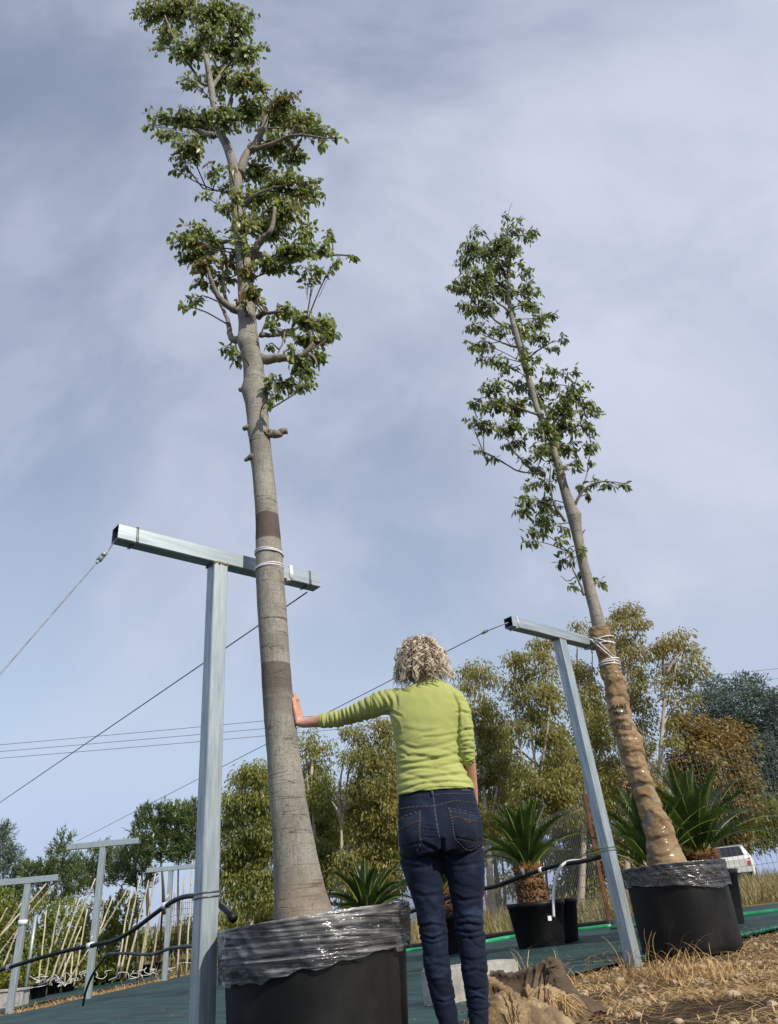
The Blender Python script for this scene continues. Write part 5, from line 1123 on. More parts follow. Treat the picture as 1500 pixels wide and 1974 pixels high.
wire('wire running down to the left from the beam end of the near T post', [e0, e0.lerp(e1, .5) + V((0, 0, -.01)), e1, e2, e2 + (e2 - e1) * .6], .0028, tight=(e1, e2 - e1))
s0 = uB + V((-.06, .02, -.045)); s1 = at(0, 1547, 9.5)
wire('long wire running down left from the far beam end of the near T post', [s0, s1, s1 + (s1 - s0) * .2], .0045)
s0 = vA + V((0, 0, 0)); e1 = at(935, 1218, vA.y + .1); s1 = at(148, 1622, V(tB.location).y)
wire('long wire from the right T post beam passing behind the woman\'s head', [s0, e1, s1], .0042, tight=(e1, s1 - e1))
for k, (ya, yb_, lab) in enumerate(((1435, 1385, 'highest'), (1448, 1400, 'middle'), (1461, 1414, 'lowest'))):
    P = [at(-60 + 1620 * i / 24, ya + (yb_ - ya) * ((-60 + 1620 * i / 24) / 510.) + (10 - 10 * ((i - 12) / 12.) ** 2) * .5, 70) for i in range(25)]
    tag(thing_ := thing('power_cable', lab + ' of the three faint cables crossing the sky at the left', 'cable', P[0], 'distant overhead cables')); mb = MB(); mb.tube(P, .024, 4); part(mb, 'conductor', M['wire'], thing_)
def fence(label, posts, Hf, grp, cell=.1, wr=.004):
    root = thing('wire_fence', label, 'fence', (posts[0][0], posts[0][1], gz(*posts[0])), grp)
    for x, y in posts:
        z = gz(x, y); mb = MB(); mb.box(V((x, y, z + Hf / 2)), (.03, 0, 0), (0, .03, 0), (0, 0, Hf / 2 + .06)); part(mb, 'fence_post', M['rustpost'], root, False)
    mb = MB()
    for (xa, ya), (xb, yb_) in zip(posts, posts[1:]):
        L = math.hypot(xb - xa, yb_ - ya); n = int(L / cell); za, zb_ = gz(xa, ya), gz(xb, yb_)
        for i in range(1, n):
            u = i / n; x = xa + (xb - xa) * u; y = ya + (yb_ - ya) * u; z = za + (zb_ - za) * u
            mb.tube([V((x, y, z + .02)), V((x, y, z + Hf - .02))], wr, 3, cap=False)
        for j in range(int(Hf / .2) + 1):
            mb.tube([V((xa, ya, za + .03 + j * .2)), V((xb, yb_, zb_ + .03 + j * .2))], wr, 3, cap=False)
    part(mb, 'wire_mesh', M['fencewire'], root)
pa = gr(1176, 1782); pa2 = V((pa.x, pa.y)); q = at(1003, 1805, 21); dirf = (V((q.x, 21)) - pa2).normalized()
FP = [tuple(pa2 + dirf * (-5.2 * 0 + 4.6 * k)) for k in range(0, 7)]
fence('wire mesh fence on rusty iron posts running left behind the potted cycads', FP, 2.1, 'wire mesh fences of the nursery')
fence('dark wire mesh fence at the far right in front of the conifers', [(at(1290, 1700, 17).x, 17), (at(1660, 1700, 16).x, 16), (at(1900, 1700, 15).x, 15)], 2.9, 'wire mesh fences of the nursery')
fence('far wire fence seen through the canes at the left', [tuple(V((at(306, 1870, 30).x, 30))), tuple(V((at(339, 1870, 31).x, 31))), tuple(V((at(480, 1850, 36).x, 36))), tuple(V((at(527, 1850, 37).x, 37))), tuple(V((at(640, 1850, 40).x, 40)))], 2.3, 'wire mesh fences of the nursery', .14, .008)

# ================================================================== CYCADS
def frond_mesh(L, arch, seed, mbl, mbr):
    rr = random.Random(seed); n = 34; P = []; p = V((0, 0, 0)); el = 1.45
    for i in range(n + 1):
        P.append(p.copy()); el_ = el - arch * (i / n) ** 1.5; p = p + V((math.cos(el_), 0, math.sin(el_))) * (L / n)
    mbr.tube(P, [.011 - .008 * i / n for i in range(n + 1)], 5)
    for i in range(5, n + 1):
        u = i / n; t = (P[i] - P[i - 1]).normalized(); nrm = V((0, 1, 0)).cross(t) * -1
        ll = L * .21 * math.sin(math.pi * min(1, (u * .80 + .17))) ** .7
        for sg in (-1, 1):
            for h in (0, .5):
                q = P[i - 1].lerp(P[i], h); d = (V((0, sg, 0)) * .72 + nrm * .42 + t * (.50 + .5 * u)).normalized(); d = (d + V((rr.uniform(-.05, .05), 0, rr.uniform(-.05, .05)))).normalized()
                sd_ = d.cross(nrm).normalized(); mbl.leaf2(q, d, sd_, ll * rr.uniform(.9, 1.05), .0125, 0)
def cycad(label, base, fl, nf, trunk_h, trunk_r, pot=None, seed=1, group='cycads standing in black pots'):
    b = V(base); t_ = thing('cycad', label, 'cycad', b, group); rr = random.Random(seed)
    if trunk_h > 0:
        mb = MB(); prof = [(trunk_r * .8, 0)] + [(trunk_r * (1 + .08 * math.sin(k * 1.9)), trunk_h * k / 12) for k in range(1, 12)] + [(trunk_r * .8, trunk_h), (.01, trunk_h + .05)]
        mb.lathe(b, prof, 26)
        for k in range(420):
            a = rr.uniform(0, 6.28); z = rr.uniform(.02, trunk_h); c = b + V((math.cos(a) * trunk_r, math.sin(a) * trunk_r, z)); d = V((math.cos(a), math.sin(a), rr.uniform(.3, 1.1)))
            mb.tube([c - d * .01, c + d * rr.uniform(.02, .045)], [.013, .003], 4)
        part(mb, 'trunk', M['cycad_trunk'], t_)
        mb = MB()
        for k in range(500):
            a = rr.uniform(0, 6.28); r = trunk_r * rr.uniform(.5, 1.0); c = b + V((math.cos(a) * r, math.sin(a) * r, trunk_h * rr.uniform(.80, 1.02))); d = V((math.cos(a) * .6, math.sin(a) * .6, 1)).normalized()
            mb.tube([c, c + d * rr.uniform(.03, .09)], [.006, .001], 3, cap=False)
        part(mb, 'woolly_cap', M['cycad_wool'], t_)
    top = b + V((0, 0, trunk_h))
    for k in range(nf):
        ml = MB(); mr = MB(); u = (k + .5) / nf; frond_mesh(fl * rr.uniform(.88, 1.08), .18 + .95 * u + rr.uniform(-.1, .1), seed * 100 + k, ml, mr)
        a = k * 2.399 + rr.uniform(-.2, .2); tilt = (.06 + .95 * u ** .9) * rr.uniform(.9, 1.1)
        R_ = Matrix.Rotation(a, 3, 'Z') @ Matrix.Rotation(tilt - .12, 3, 'Y')
        off = top + V((math.cos(a), math.sin(a), 0)) * (trunk_r * .45 * u if trunk_r else .03)
        for m_ in (ml, mr): m_.v = [tuple(R_ @ V(v) + off) for v in m_.v]
        f = part(ml, 'frond', M['cycad_leaf'], t_, smooth=False); part(mr, 'midrib', M['cycad_rib'], f)
    return t_
def cpot(label, c, R_, H_, group='black pots of the cycads', handles=False, mark=None):
    b = V((c[0], c[1], gz(c[0], c[1]) + .03)); t_ = thing('plant_pot', label, 'plant pot', b, group)
    mb = MB(); mb.lathe(b, [(.01, .005), (R_ * .78, .005), (R_ * .8, .02), (R_ * .97, H_ * .88), (R_ * 1.0, H_ * .89), (R_ * 1.02, H_), (R_ * .97, H_), (R_ * .94, H_ * .88)], 48); part(mb, 'shell', M['blackplastic'], t_)
    mb = MB(); mb.lathe(b, [(R_ * .95, H_ * .9), (.01, H_ * .93)], 30); part(mb, 'soil', M['soil'], t_)
    if mark:
        a = mark; d = V((math.cos(a), math.sin(a), 0)); q = b + d * (R_ * .91) + V((0, 0, H_ * .62)); s_ = V((-d.y, d.x, 0))
        mb = MB(); mb.box(q, s_ * .022, V((0, 0, 1)) * .024, d * .012); part(mb, 'paper_tag', M['white_tie'], t_, False)
    return b
c1 = gr(1046, 1833); kb = cpot('black pot with a white tag under the orange cycad trunk', (c1.x, c1.y), .335, .47, mark=-1.25)
cpot('second black pot tucked behind the tagged cycad pot', (c1.x + .28, c1.y + .55), .31, .47)
cycad('cycad with fat orange-brown trunk between the woman and the right T post', (c1.x - .02, c1.y, kb.z + .43), .78, 34, .40, .158, seed=3)
cb = at(1352, 1652, 9.6); kb2 = cpot('black pot hidden behind the big right pot', (cb.x, 9.6), .34, .55)
cycad('largest dark cycad spreading behind the sack wrapped trunk', (cb.x, 9.6, cb.z - .12), 1.0, 32, .14, .17, seed=5)
cb = at(1262, 1668, 9.3); cpot('black pot standing left behind the big right pot', (cb.x, 9.3), .3, .5)
cycad('dark cycad fanning out just left of the sack wrapped trunk', (cb.x, 9.3, cb.z - .22), .92, 26, .16, .15, seed=6)
cb = at(705, 1752, 8.6); cpot('black pot hidden behind the film wrapped near pot', (cb.x, 8.6), .3, .42)
cycad('low cycad peeping over the rim of the near pot', (cb.x, 8.6, cb.z - .18), .52, 30, .12, .14, seed=7)
cc = gr(866, 1845); kb = cpot('black pot seen between the woman\'s knees', (cc.x, cc.y), .34, .46)
cycad('cycad seen between the woman\'s legs', (cc.x, cc.y, kb.z + .42), .85, 34, .34, .16, seed=8)

# grey concrete block behind the woman, sacking heap
bl = thing('concrete_block', 'pale concrete block lying behind the woman\'s feet', 'block', gr(836, 1958))
pA = gr(836, 1958); pB = gr(1000, 1925); dB = (pB - pA); dB.z = 0; Lb = .62; dB.normalize(); nB = V((-dB.y, dB.x, 0))
hB = at(836, 1870, pA.y).z - pA.z
pR = at(992, 1838, 1); 
mb = MB(); hB *= .93; Lb = .56; cbk = pA + dB * (Lb / 2 + .07) + nB * .12 + V((0, 0, hB / 2 + .015))
bm = bmesh.new(); bmesh.ops.create_cube(bm, size=1)
for v in bm.verts: v.co = cbk + dB * (v.co.x * Lb) + nB * (v.co.y * .22) + V((0, 0, v.co.z * hB))
bmesh.ops.bevel(bm, geom=list(bm.edges), offset=.012, segments=2, affect='EDGES')
mb.add([v.co.copy() for v in bm.verts], [tuple(v.index for v in f.verts) for f in bm.faces]) if bm.verts.index_update() is None else None
part(mb, 'slab', M['concrete'], bl, False); bm.free()

def hp(x, y, Y):
    p = at(x, y, Y); return (p.x, p.y, max(.015, p.z - gz(p.x, p.y)))
M['sack_tan'] = sack_mat('tan_jute_sacking', False); M['sack_dark'] = sack_mat('dark_jute_sacking', False)  # tan and dark brown sacking, chosen fold by fold
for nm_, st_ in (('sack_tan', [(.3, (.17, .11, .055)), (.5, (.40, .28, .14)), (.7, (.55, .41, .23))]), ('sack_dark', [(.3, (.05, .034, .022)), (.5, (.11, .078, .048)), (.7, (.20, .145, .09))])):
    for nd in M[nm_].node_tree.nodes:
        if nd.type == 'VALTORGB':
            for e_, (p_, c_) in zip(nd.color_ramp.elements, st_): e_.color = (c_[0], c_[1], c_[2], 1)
gh = gr(1020, 1960); heap = thing('sacking_heap', 'crumpled brown jute sacking heaped at the woman\'s feet', 'sacking', (gh.x, gh.y, gz(gh.x, gh.y)))
def fold_strip(P, wf, wb, mat, seed, steep=1.0, under=0.0):
    """one fold of sacking: a crest with cloth falling away on both sides, the front side may tuck back under"""
    Q = cr(P, 16); n = len(Q); K = 34; vs = []
    for i, q in enumerate(Q):
        q0 = Q[max(i - 1, 0)]; q1 = Q[min(i + 1, n - 1)]; t_ = V((q1[0] - q0[0], q1[1] - q0[1], 0)); t_ = t_.normalized() if t_.length > 1e-6 else V((1, 0, 0))
        f_ = V((t_.y, -t_.x, 0)); u = i / (n - 1); endk = min(1, 6 * u + .25, 6 * (1 - u) + .25)
        if f_.y > 0: f_ = -f_
        for k in range(K + 1):
            s_ = -1 + 2 * k / K; w_ = wf if s_ > 0 else wb; a_ = abs(s_)
            h = q[2] * endk * (1 - a_ ** (1.5 * steep)) ** .72
            off = w_ * (a_ ** .75) * (1 if s_ > 0 else -1)
            if s_ > 0 and under: off -= under * math.sin(math.pi * min(1, a_ * 1.15)) ** 2
            x_ = i * .042; r1_ = noise.noise(V((x_ * 1.3 + s_ * .5, s_ * .8, seed))); r2_ = max(0, 1 - 4 * abs(noise.noise(V((x_ * 2.3 + s_ * 1.5, s_ * .9, seed + 9))))); r3_ = max(0, 1 - 4 * abs(noise.noise(V((x_ * 5 - s_ * 2.2, s_ * 1.8, seed + 4)))))
            p = V((q[0], q[1], 0)) + f_ * (off * (1 + .35 * r1_) + .012 * r2_ * (1 if s_ > 0 else -1)); z = h * (1 + .16 * r1_ * a_) + (.013 * r2_ + .005 * r3_) * (1 - a_ * .5)
            vs.append(V((p.x + .006 * r3_, p.y, gz(p.x, p.y) + .012 + max(-.005, z))))
    mb = MB(); mb.add(vs, [(i * (K + 1) + k, i * (K + 1) + k + 1, (i + 1) * (K + 1) + k + 1, (i + 1) * (K + 1) + k) for i in range(n - 1) for k in range(K)])
    o_ = part(mb, 'fold', M[mat], heap); sd_ = o_.modifiers.new('thick', 'SOLIDIFY'); sd_.thickness = .005; return vs
fv = []
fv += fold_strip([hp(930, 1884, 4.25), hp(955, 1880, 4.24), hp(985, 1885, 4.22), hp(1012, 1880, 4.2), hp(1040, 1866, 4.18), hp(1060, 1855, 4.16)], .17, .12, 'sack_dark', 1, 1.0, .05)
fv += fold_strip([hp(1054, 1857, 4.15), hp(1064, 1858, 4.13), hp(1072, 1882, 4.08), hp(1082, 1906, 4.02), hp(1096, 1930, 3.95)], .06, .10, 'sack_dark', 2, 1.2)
fv += fold_strip([hp(928, 1888, 4.0), hp(948, 1896, 3.97), hp(968, 1912, 3.93), hp(990, 1926, 3.88), hp(1010, 1948, 3.8)], .12, .07, 'sack_tan', 3, .9, .03)
fv += fold_strip([hp(945, 1990, 3.48), hp(946, 1955, 3.52), hp(958, 1932, 3.56), hp(978, 1926, 3.58), hp(1000, 1936, 3.58), hp(1022, 1952, 3.56), hp(1045, 1974, 3.52), hp(1070, 1996, 3.45)], .08, .07, 'sack_tan', 4, 1.3)
fv += fold_strip([hp(975, 1952, 3.66), hp(1000, 1936, 3.68), hp(1030, 1938, 3.68), hp(1060, 1955, 3.64), hp(1085, 1980, 3.58)], .09, .07, 'sack_tan', 5, 1.0)
fv += fold_strip([hp(1000, 1930, 3.86), hp(1014, 1912, 3.87), hp(1026, 1919, 3.86), hp(1042, 1912, 3.85), hp(1058, 1911, 3.84), hp(1074, 1926, 3.8), hp(1092, 1950, 3.74), hp(1104, 1972, 3.68)], .07, .08, 'sack_tan', 6, 1.1)
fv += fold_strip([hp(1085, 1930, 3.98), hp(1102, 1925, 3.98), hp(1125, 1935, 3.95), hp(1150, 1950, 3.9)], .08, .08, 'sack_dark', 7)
mb = MB()
for k in range(120):
    a = at(rnd(1055, 1085), rnd(1922, 1940), 3.80); b = a + V((rnd(-.02, .12), rnd(-.12, .02), rnd(-.10, .0)))
    m_ = a.lerp(b, .5) + V((0, 0, rnd(0, .03))) + rv() * .02; mb.tube(cr([tuple(a), tuple(m_), tuple(b)], 3), .0018, 4, cap=False)
part(mb, 'frayed_threads', M['straw'], heap)

# ================================================================== CAR
def car():
    Y = 33.0; c = at(1419, 1700, Y); z0 = at(1419, 1713, Y).z + .12; yaw = math.radians(22)
    root = thing('parked_car', 'small white hatchback parked beyond the fence, seen from behind', 'car', (c.x, Y, z0))
    cy, sy = math.cos(yaw), math.sin(yaw)
    def T(x, y, z): return V((c.x + x * cy + y * sy, Y - x * sy + y * cy, z0 + z))   # y forward (away), x right
    # body section rows: (y, half width, z bottom, z belt, z roof, half roof)
    rows = [(0.0, .76, .30, .86, .88, .70), (.06, .80, .24, .92, .98, .66), (.55, .83, .22, .96, 1.38, .58), (1.2, .84, .22, .97, 1.45, .60), (2.1, .84, .22, .95, 1.42, .58), (2.75, .83, .22, .93, .98, .62), (3.4, .80, .24, .84, .86, .62), (3.75, .70, .30, .66, .68, .55)]
    mb = MB(); vs = []
    for (y, hw, zb_, zm, zt_, hr) in rows:
        for (x, z) in ((-hw * .9, zb_), (-hw, zb_ + .14), (-hw, zm - .08), (-hw * .97, zm), (-hr, zt_ - .04), (-hr * .8, zt_), (hr * .8, zt_), (hr, zt_ - .04), (hw * .97, zm), (hw, zm - .08), (hw, zb_ + .14), (hw * .9, zb_)): vs.append(T(x, y, z))
    n = 12; mb.add(vs, [(i * n + k, (i + 1) * n + k, (i + 1) * n + (k + 1) % n, i * n + (k + 1) % n) for i in range(len(rows) - 1) for k in range(n)] + [tuple(range(n)), tuple(reversed(range((len(rows) - 1) * n, len(rows) * n)))])
    part(mb, 'body', simple('white_car_paint', [(.68, .68, .66), (.78, .78, .77)], 2, rough=.3, coat=.6), root, False)
    gl = simple('dark_glass', [(.01, .012, .014), (.02, .024, .028)], 2, rough=.08); red = simple('red_lamp', [(.5, .02, .01), (.7, .05, .02)], 9, rough=.2)
    def quad(nm, pts, mat, th=.012):
        m_ = MB(); P = [T(*p) for p in pts]; nn = (P[1] - P[0]).cross(P[2] - P[0]).normalized()
        if nn.dot(CAM - P[0]) < 0: nn = -nn
        m_.add([p + nn * th for p in P] + [p - nn * .01 for p in P], [(0, 1, 2, 3), (7, 6, 5, 4)] + [(k, k + 4, (k + 1) % 4 + 4, (k + 1) % 4) for k in range(4)]); part(m_, nm, mat, root, False)
    quad('rear_window', [(-.56, .10, 1.02), (.56, .10, 1.02), (.47, .52, 1.35), (-.47, .52, 1.35)], gl, .03)
    for sg in (-1, 1):
        quad('tail_lamp', [(sg * .72, -.005, .66), (sg * .60, -.005, .66), (sg * .62, .03, .90), (sg * .745, .03, .90)], red, .015)
        quad('side_window', [(sg * .825, .75, 1.0), (sg * .825, 2.35, .98), (sg * .615, 1.95, 1.36), (sg * .61, .85, 1.38)], gl, .015)
    quad('number_plate', [(-.25, -.01, .56), (.25, -.01, .56), (.25, -.01, .67), (-.25, -.01, .67)], M['white_tie'], .02)
    quad('bumper', [(-.70, -.03, .26), (.70, -.03, .26), (.72, -.03, .42), (-.72, -.03, .42)], M['blackplastic'], .03)
    for x in (-.76, .76):
        for y in (.62, 3.0):
            w_ = part((lambda m_: (m_.tube([T(x - .09, y, .29), T(x + .09, y, .29)], .29, 24), m_)[-1])(MB()), 'wheel', M['hose'], root)
            part((lambda m_: (m_.tube([T(x - .10, y, .29), T(x + .10, y, .29)], .18, 16), m_)[-1])(MB()), 'rim', M['galv'], w_)
car()

# ================================================================== THE WOMAN
PY = 3.42
def pp(x, y, dy=0.0): return at(x, y, PY + dy)
def px2m(p, w_): return w_ * depth(p) / FPX
def horiz(mb, rows, seg=36, cap=True):
    """horizontal ellipse sections: (px, py, half width px, half depth m, dy, squareness)"""
    P = []
    for r in rows:
        p = pp(r[0], r[1], 0); P.append((p.x, PY + r[4], p.z, px2m(p, r[2]), r[3]))
    Q = cr(P, 4); vs = []
    for q in Q:
        for k in range(seg):
            a = 6.2832 * k / seg; c, s_ = math.cos(a), math.sin(a); e = .85
            vs.append(V((q[0] + q[3] * math.copysign(abs(c) ** e, c), q[1] + q[4] * math.copysign(abs(s_) ** e, s_), q[2])))
    n = len(Q)
    fs = [(i * seg + k, (i + 1) * seg + k, (i + 1) * seg + (k + 1) % seg, i * seg + (k + 1) % seg) for i in range(n - 1) for k in range(seg)]
    if cap: fs += [tuple(range(seg)), tuple(reversed(range((n - 1) * seg, n * seg)))]
    mb.add(vs, fs)
def chain(mb, rows, seg=18, n=5, flat=1.0):
    P = []
    for r in rows:
        p = pp(r[0], r[1], r[2]); P.append((p.x, p.y, p.z, px2m(p, r[3]) if r[3] > 1 else r[3]))
    Q = cr(P, n); mb.tube([V(q[:3]) for q in Q], [(q[3], q[3] * flat) for q in Q], seg)
    for q in (Q[0], Q[-1]): mb.ell(q[:3], (q[3] * .98,) * 3, 14, 8)
    return Q
# ---- body (one continuous surface)
body_base = pp(905, 2010); wx = pp(868, 2005)
root = thing('person', 'woman with curly grey-blond hair, lime top and jeans, one hand on the bare trunk', 'person', (wx.x, PY, 0))
bb = MB()
hc = pp(812, 1281, .02)
bb.ell(hc, (.074, .094, .100), 24, 16)
bb.ell(hc + V((0, .035, -.045)), (.054, .062, .070), 20, 12)          # jaw
bb.ell(hc + V((0, .112, -.022)), (.011, .016, .020), 10, 8); bb.ell(hc + V((0, .098, .004)), (.008, .012, .03), 10, 8)   # nose
bb.ell(hc + V((0, .088, -.060)), (.024, .014, .008), 12, 8); bb.ell(hc + V((0, .086, -.073)), (.020, .014, .008), 12, 8)     # lips
bb.ell(hc + V((0, .078, -.100)), (.022, .022, .018), 12, 8)                                                   # chin
for s_ in (-1, 1):
    bb.ell(hc + V((s_ * .076, .005, -.012)), (.009, .018, .030), 10, 8)                                       # ears
    bb.ell(hc + V((s_ * .031, .082, .012)), (.018, .012, .008), 10, 8)                                        # brow
    bb.ell(hc + V((s_ * .040, .066, -.034)), (.022, .022, .020), 10, 8)                                       # cheek
nk = pp(822, 1322, 0)
bb.tube([hc + V((0, -.01, -.03)), nk + V((0, 0, .02)), nk + V((0, -.005, -.06))], [.052, .052, .062], 18)
horiz(bb, [(824, 1330, 30, .05, 0), (820, 1345, 48, .07, 0), (819, 1370, 56, .09, 0), (819, 1400, 57, .10, 0), (822, 1440, 54, .095, 0), (828, 1480, 56, .09, 0), (838, 1525, 68, .10, 0), (845, 1570, 74, .11, 0), (849, 1600, 68, .10, 0), (852, 1625, 56, .08, 0)], 28)
LA = [(768, 1354, 0, 19), (745, 1356, .02, 18), (715, 1364, .06, 17), (687, 1376, .10, 15), (662, 1384, .135, 13.5), (640, 1388, .155, 13), (620, 1389.5, .168, 12.3), (600, 1392, .178, 10.2), (586, 1394, .185, 9.0), (577, 1392, .19, 9.0)]
chain(bb, LA)
RA = [(876, 1350, 0, 15), (886, 1372, -.008, 13), (894, 1400, -.018, 12), (899, 1432, -.026, 12.5), (902, 1456, -.018, 12.5), (906, 1480, .010, 11.8), (910, 1508, .045, 10), (913, 1533, .075, 8.5), (913, 1548, .085, 8.5)]
chain(bb, RA)
for rows in ([(816, 1630, 0, 32), (815, 1655, 0, 32), (819, 1700, 0, 31), (830, 1760, 0, 25), (836, 1800, 0, 22), (841, 1850, -.01, 22), (850, 1900, -.01, 21), (859, 1950, 0, 15), (866, 1990, 0, 14)],
             [(884, 1630, 0, 32), (892, 1655, 0, 32), (898, 1700, 0, 31), (901, 1760, 0, 26), (908, 1800, 0, 23), (913, 1850, -.01, 22), (918, 1900, -.01, 20), (922, 1950, 0, 15), (925, 1990, 0, 14)]): chain(bb, [(x, y, d, w_ * .80) for x, y, d, w_ in rows])
for x, y in ((866, 1998), (926, 1996)):
    a = pp(x, y); a.z = .05; bb.tube([a + V((0, -.05, -.005)), a + V((0, .0, .0)), a + V((0, .08, -.01)), a + V((0, .15, -.02))], [.03, .036, .035, .022], 14)
def hand(mb, W, up, nrm, side, finger_curl=0.0, sc=1.0, spread=.10):
    """W wrist; up = along fingers; nrm = back-of-hand normal; side = towards the thumb"""
    up, nrm, side = V(up).normalized(), V(nrm).normalized(), V(side).normalized()
    L = .082 * sc
    for k, (o, r0, r1, l0) in enumerate(((.027, .0135, .0115, .0), (.010, .0140, .0118, .004), (-.008, .0138, .0112, .002), (-.025, .0130, .0102, -.006))):
        a = W + side * (o * .55 * sc) + nrm * .002; b = W + up * (L + l0 * sc) + side * (o * sc)
        mb.tube([a - up * .01, a.lerp(b, .5), b], [(r0 * .95 * sc, r0 * .95 * sc), (r0 * sc, r0 * sc), (r1 * sc, r1 * sc)], 12); mb.ell(b, (r1 * sc,) * 3, 10, 8)
        fl = (.066, .074, .069, .054)[k] * sc; ang = o / .027 * spread
        d = (up * math.cos(ang) + side * math.sin(ang)).normalized(); P = [b.copy()]; c = 0; dd = d
        for sgm, fr in enumerate((.44, .31, .25)):
            c = finger_curl * (1 + .2 * sgm) + (.05, .02, .06, .10)[k]; dd = (dd * math.cos(c) - nrm * math.sin(c)).normalized() if sgm else dd
            P.append(P[-1] + dd * (fl * fr))
        R_ = [r1 * .82 * sc, r1 * .80 * sc, r1 * .72 * sc, r1 * .56 * sc]
        Q = cr([tuple(p) + (r,) for p, r in zip(P, R_)], 3); mb.tube([V(q[:3]) for q in Q], [q[3] for q in Q], 10); mb.ell(P[-1], (R_[-1],) * 3, 8, 6)
    # thumb leaves the side of the palm
    a = W + up * .018 * sc + side * .018 * sc; b = a + (side * .75 + up * .62 - nrm * .12).normalized() * .034 * sc
    c = b + (side * .5 + up * .85 - nrm * .1).normalized() * .030 * sc; d = c + (side * .3 + up * .9 - nrm * .15).normalized() * .024 * sc
    mb.tube([a, b, c, d], [.0145 * sc, .0120 * sc, .0100 * sc, .0070 * sc], 10); mb.ell(d, (.0070 * sc,) * 3, 8, 6)
    mb.ell(W + up * .012 * sc, (.022 * sc, .020 * sc, .018 * sc), 12, 8)
Wl = pp(578, 1394, .190)
handup = V((-.12, .10, 1)); hn = V((.93, -.36, .14)); hs = handup.cross(hn) * -1
if hs.y < 0: hs = -hs
hand(bb, Wl + V((-.006, 0, .002)), handup, hn, hs, .0, .95, .03)
Wr = pp(913, 1552, .09)
hand(bb, Wr, V((-.35, .55, -.75)), V((.85, .45, .2)), V((-.3, .6, .6)), .25, .9)
bm_ = remeshed(bb, .0036, 5, .5)
def skin():
    m, t, p, o = newmat('skin'); v = coords(t); f = noisen(t, v, 9, 5, .6)
    t.links.new(ramp(t, f, [(.3, (.44, .215, .145)), (.55, (.56, .30, .215)), (.75, (.60, .35, .26))]), p.inputs['Base Color']); p.inputs['Roughness'].default_value = .5
    p.inputs['Subsurface Weight'].default_value = .12; p.inputs['Subsurface Radius'].default_value = (.012, .004, .002); bumpn(t, p, noisen(t, v, 240, 3, .6), .25, .0015); return m
M['skin'] = skin()
body = mesh_part(bm_, 'body', M['skin'], root)
M['eye'] = simple('eye', [(.7, .7, .68), (.8, .8, .78)], 5, rough=.2); M['iris'] = simple('iris', [(.08, .12, .14), (.1, .16, .18)], 30, rough=.2)
for s_ in (-1, 1):
    e = hc + V((s_ * .031, .083, -.004)); mb = MB(); mb.ell(e, (.011, .009, .007), 12, 8); eo = part(mb, 'eye', M['eye'], root); mb = MB(); mb.ell(e + V((0, .007, 0)), (.0045, .003, .0045), 10, 6); part(mb, 'iris', M['iris'], eo)
# ring
rp = Wl + handup * .118 + V(hn).normalized() * .004; mb = MB(); mb.tube([rp + V((math.cos(a) * .0095, math.sin(a) * .0095, 0)) for a in [6.283 * k / 12 for k in range(13)]], .0018, 5, cap=False); part(mb, 'ring', M['galv'], root)

# ---- cloth helper: folds drawn as lines over the cloth
def folds(me, lines, amp0, extra=None, side_facing=True):
    me.update(); n = len(me.vertices); nr = [v.normal.copy() for v in me.vertices]; co = [v.co.copy() for v in me.vertices]
    LN = []
    for ln in lines:
        pts, amp, wd = ln
        LN.append((np.array(pts, float), amp, wd, min(p[0] for p in pts) - wd * 3, max(p[0] for p in pts) + wd * 3, min(p[1] for p in pts) - wd * 3, max(p[1] for p in pts) + wd * 3))
    out = np.empty((n, 3))
    for i in range(n):
        c = co[i]; x, y = pj(c); d = 0.0
        facing = nr[i].dot((CAM - c).normalized())
        for (P, amp, wd, x0, x1, y0, y1) in LN:
            if x < x0 or x > x1 or y < y0 or y > y1: continue
            best = 1e9; sgn = 1; bu = 0
            for k in range(len(P) - 1):
                a, b = P[k], P[k + 1]; vx, vy = b - a; l2 = vx * vx + vy * vy + 1e-9
                u = max(0, min(1, ((x - a[0]) * vx + (y - a[1]) * vy) / l2)); dx, dy = x - a[0] - u * vx, y - a[1] - u * vy; q = math.hypot(dx, dy)
                if q < best: best = q; sgn = 1 if vx * dy - vy * dx > 0 else -1; bu = (k + u) / (len(P) - 1)
            s_ = best * sgn / wd; env = math.sin(math.pi * min(1, max(0, bu * .84 + .08))) ** .5 * math.exp(-max(0, best / wd - 2.4))
            d += amp * amp0 * (-math.exp(-s_ * s_ * 2.2) + .62 * math.exp(-((s_ + 1.25) ** 2) * 1.6) + .25 * math.exp(-((s_ - 1.3) ** 2) * 1.5)) * env
        if facing < .0: d *= max(0, 1 + facing * 2)
        if extra: d += extra(c, nr[i])
        out[i] = tuple(c + nr[i] * d)
    me.vertices.foreach_set('co', out.ravel()); me.update()
def cv(L, ox, oy, sc): return [([(ox + x / sc, oy + y / sc) for x, y in pts], a, w_) for pts, a, w_ in L]
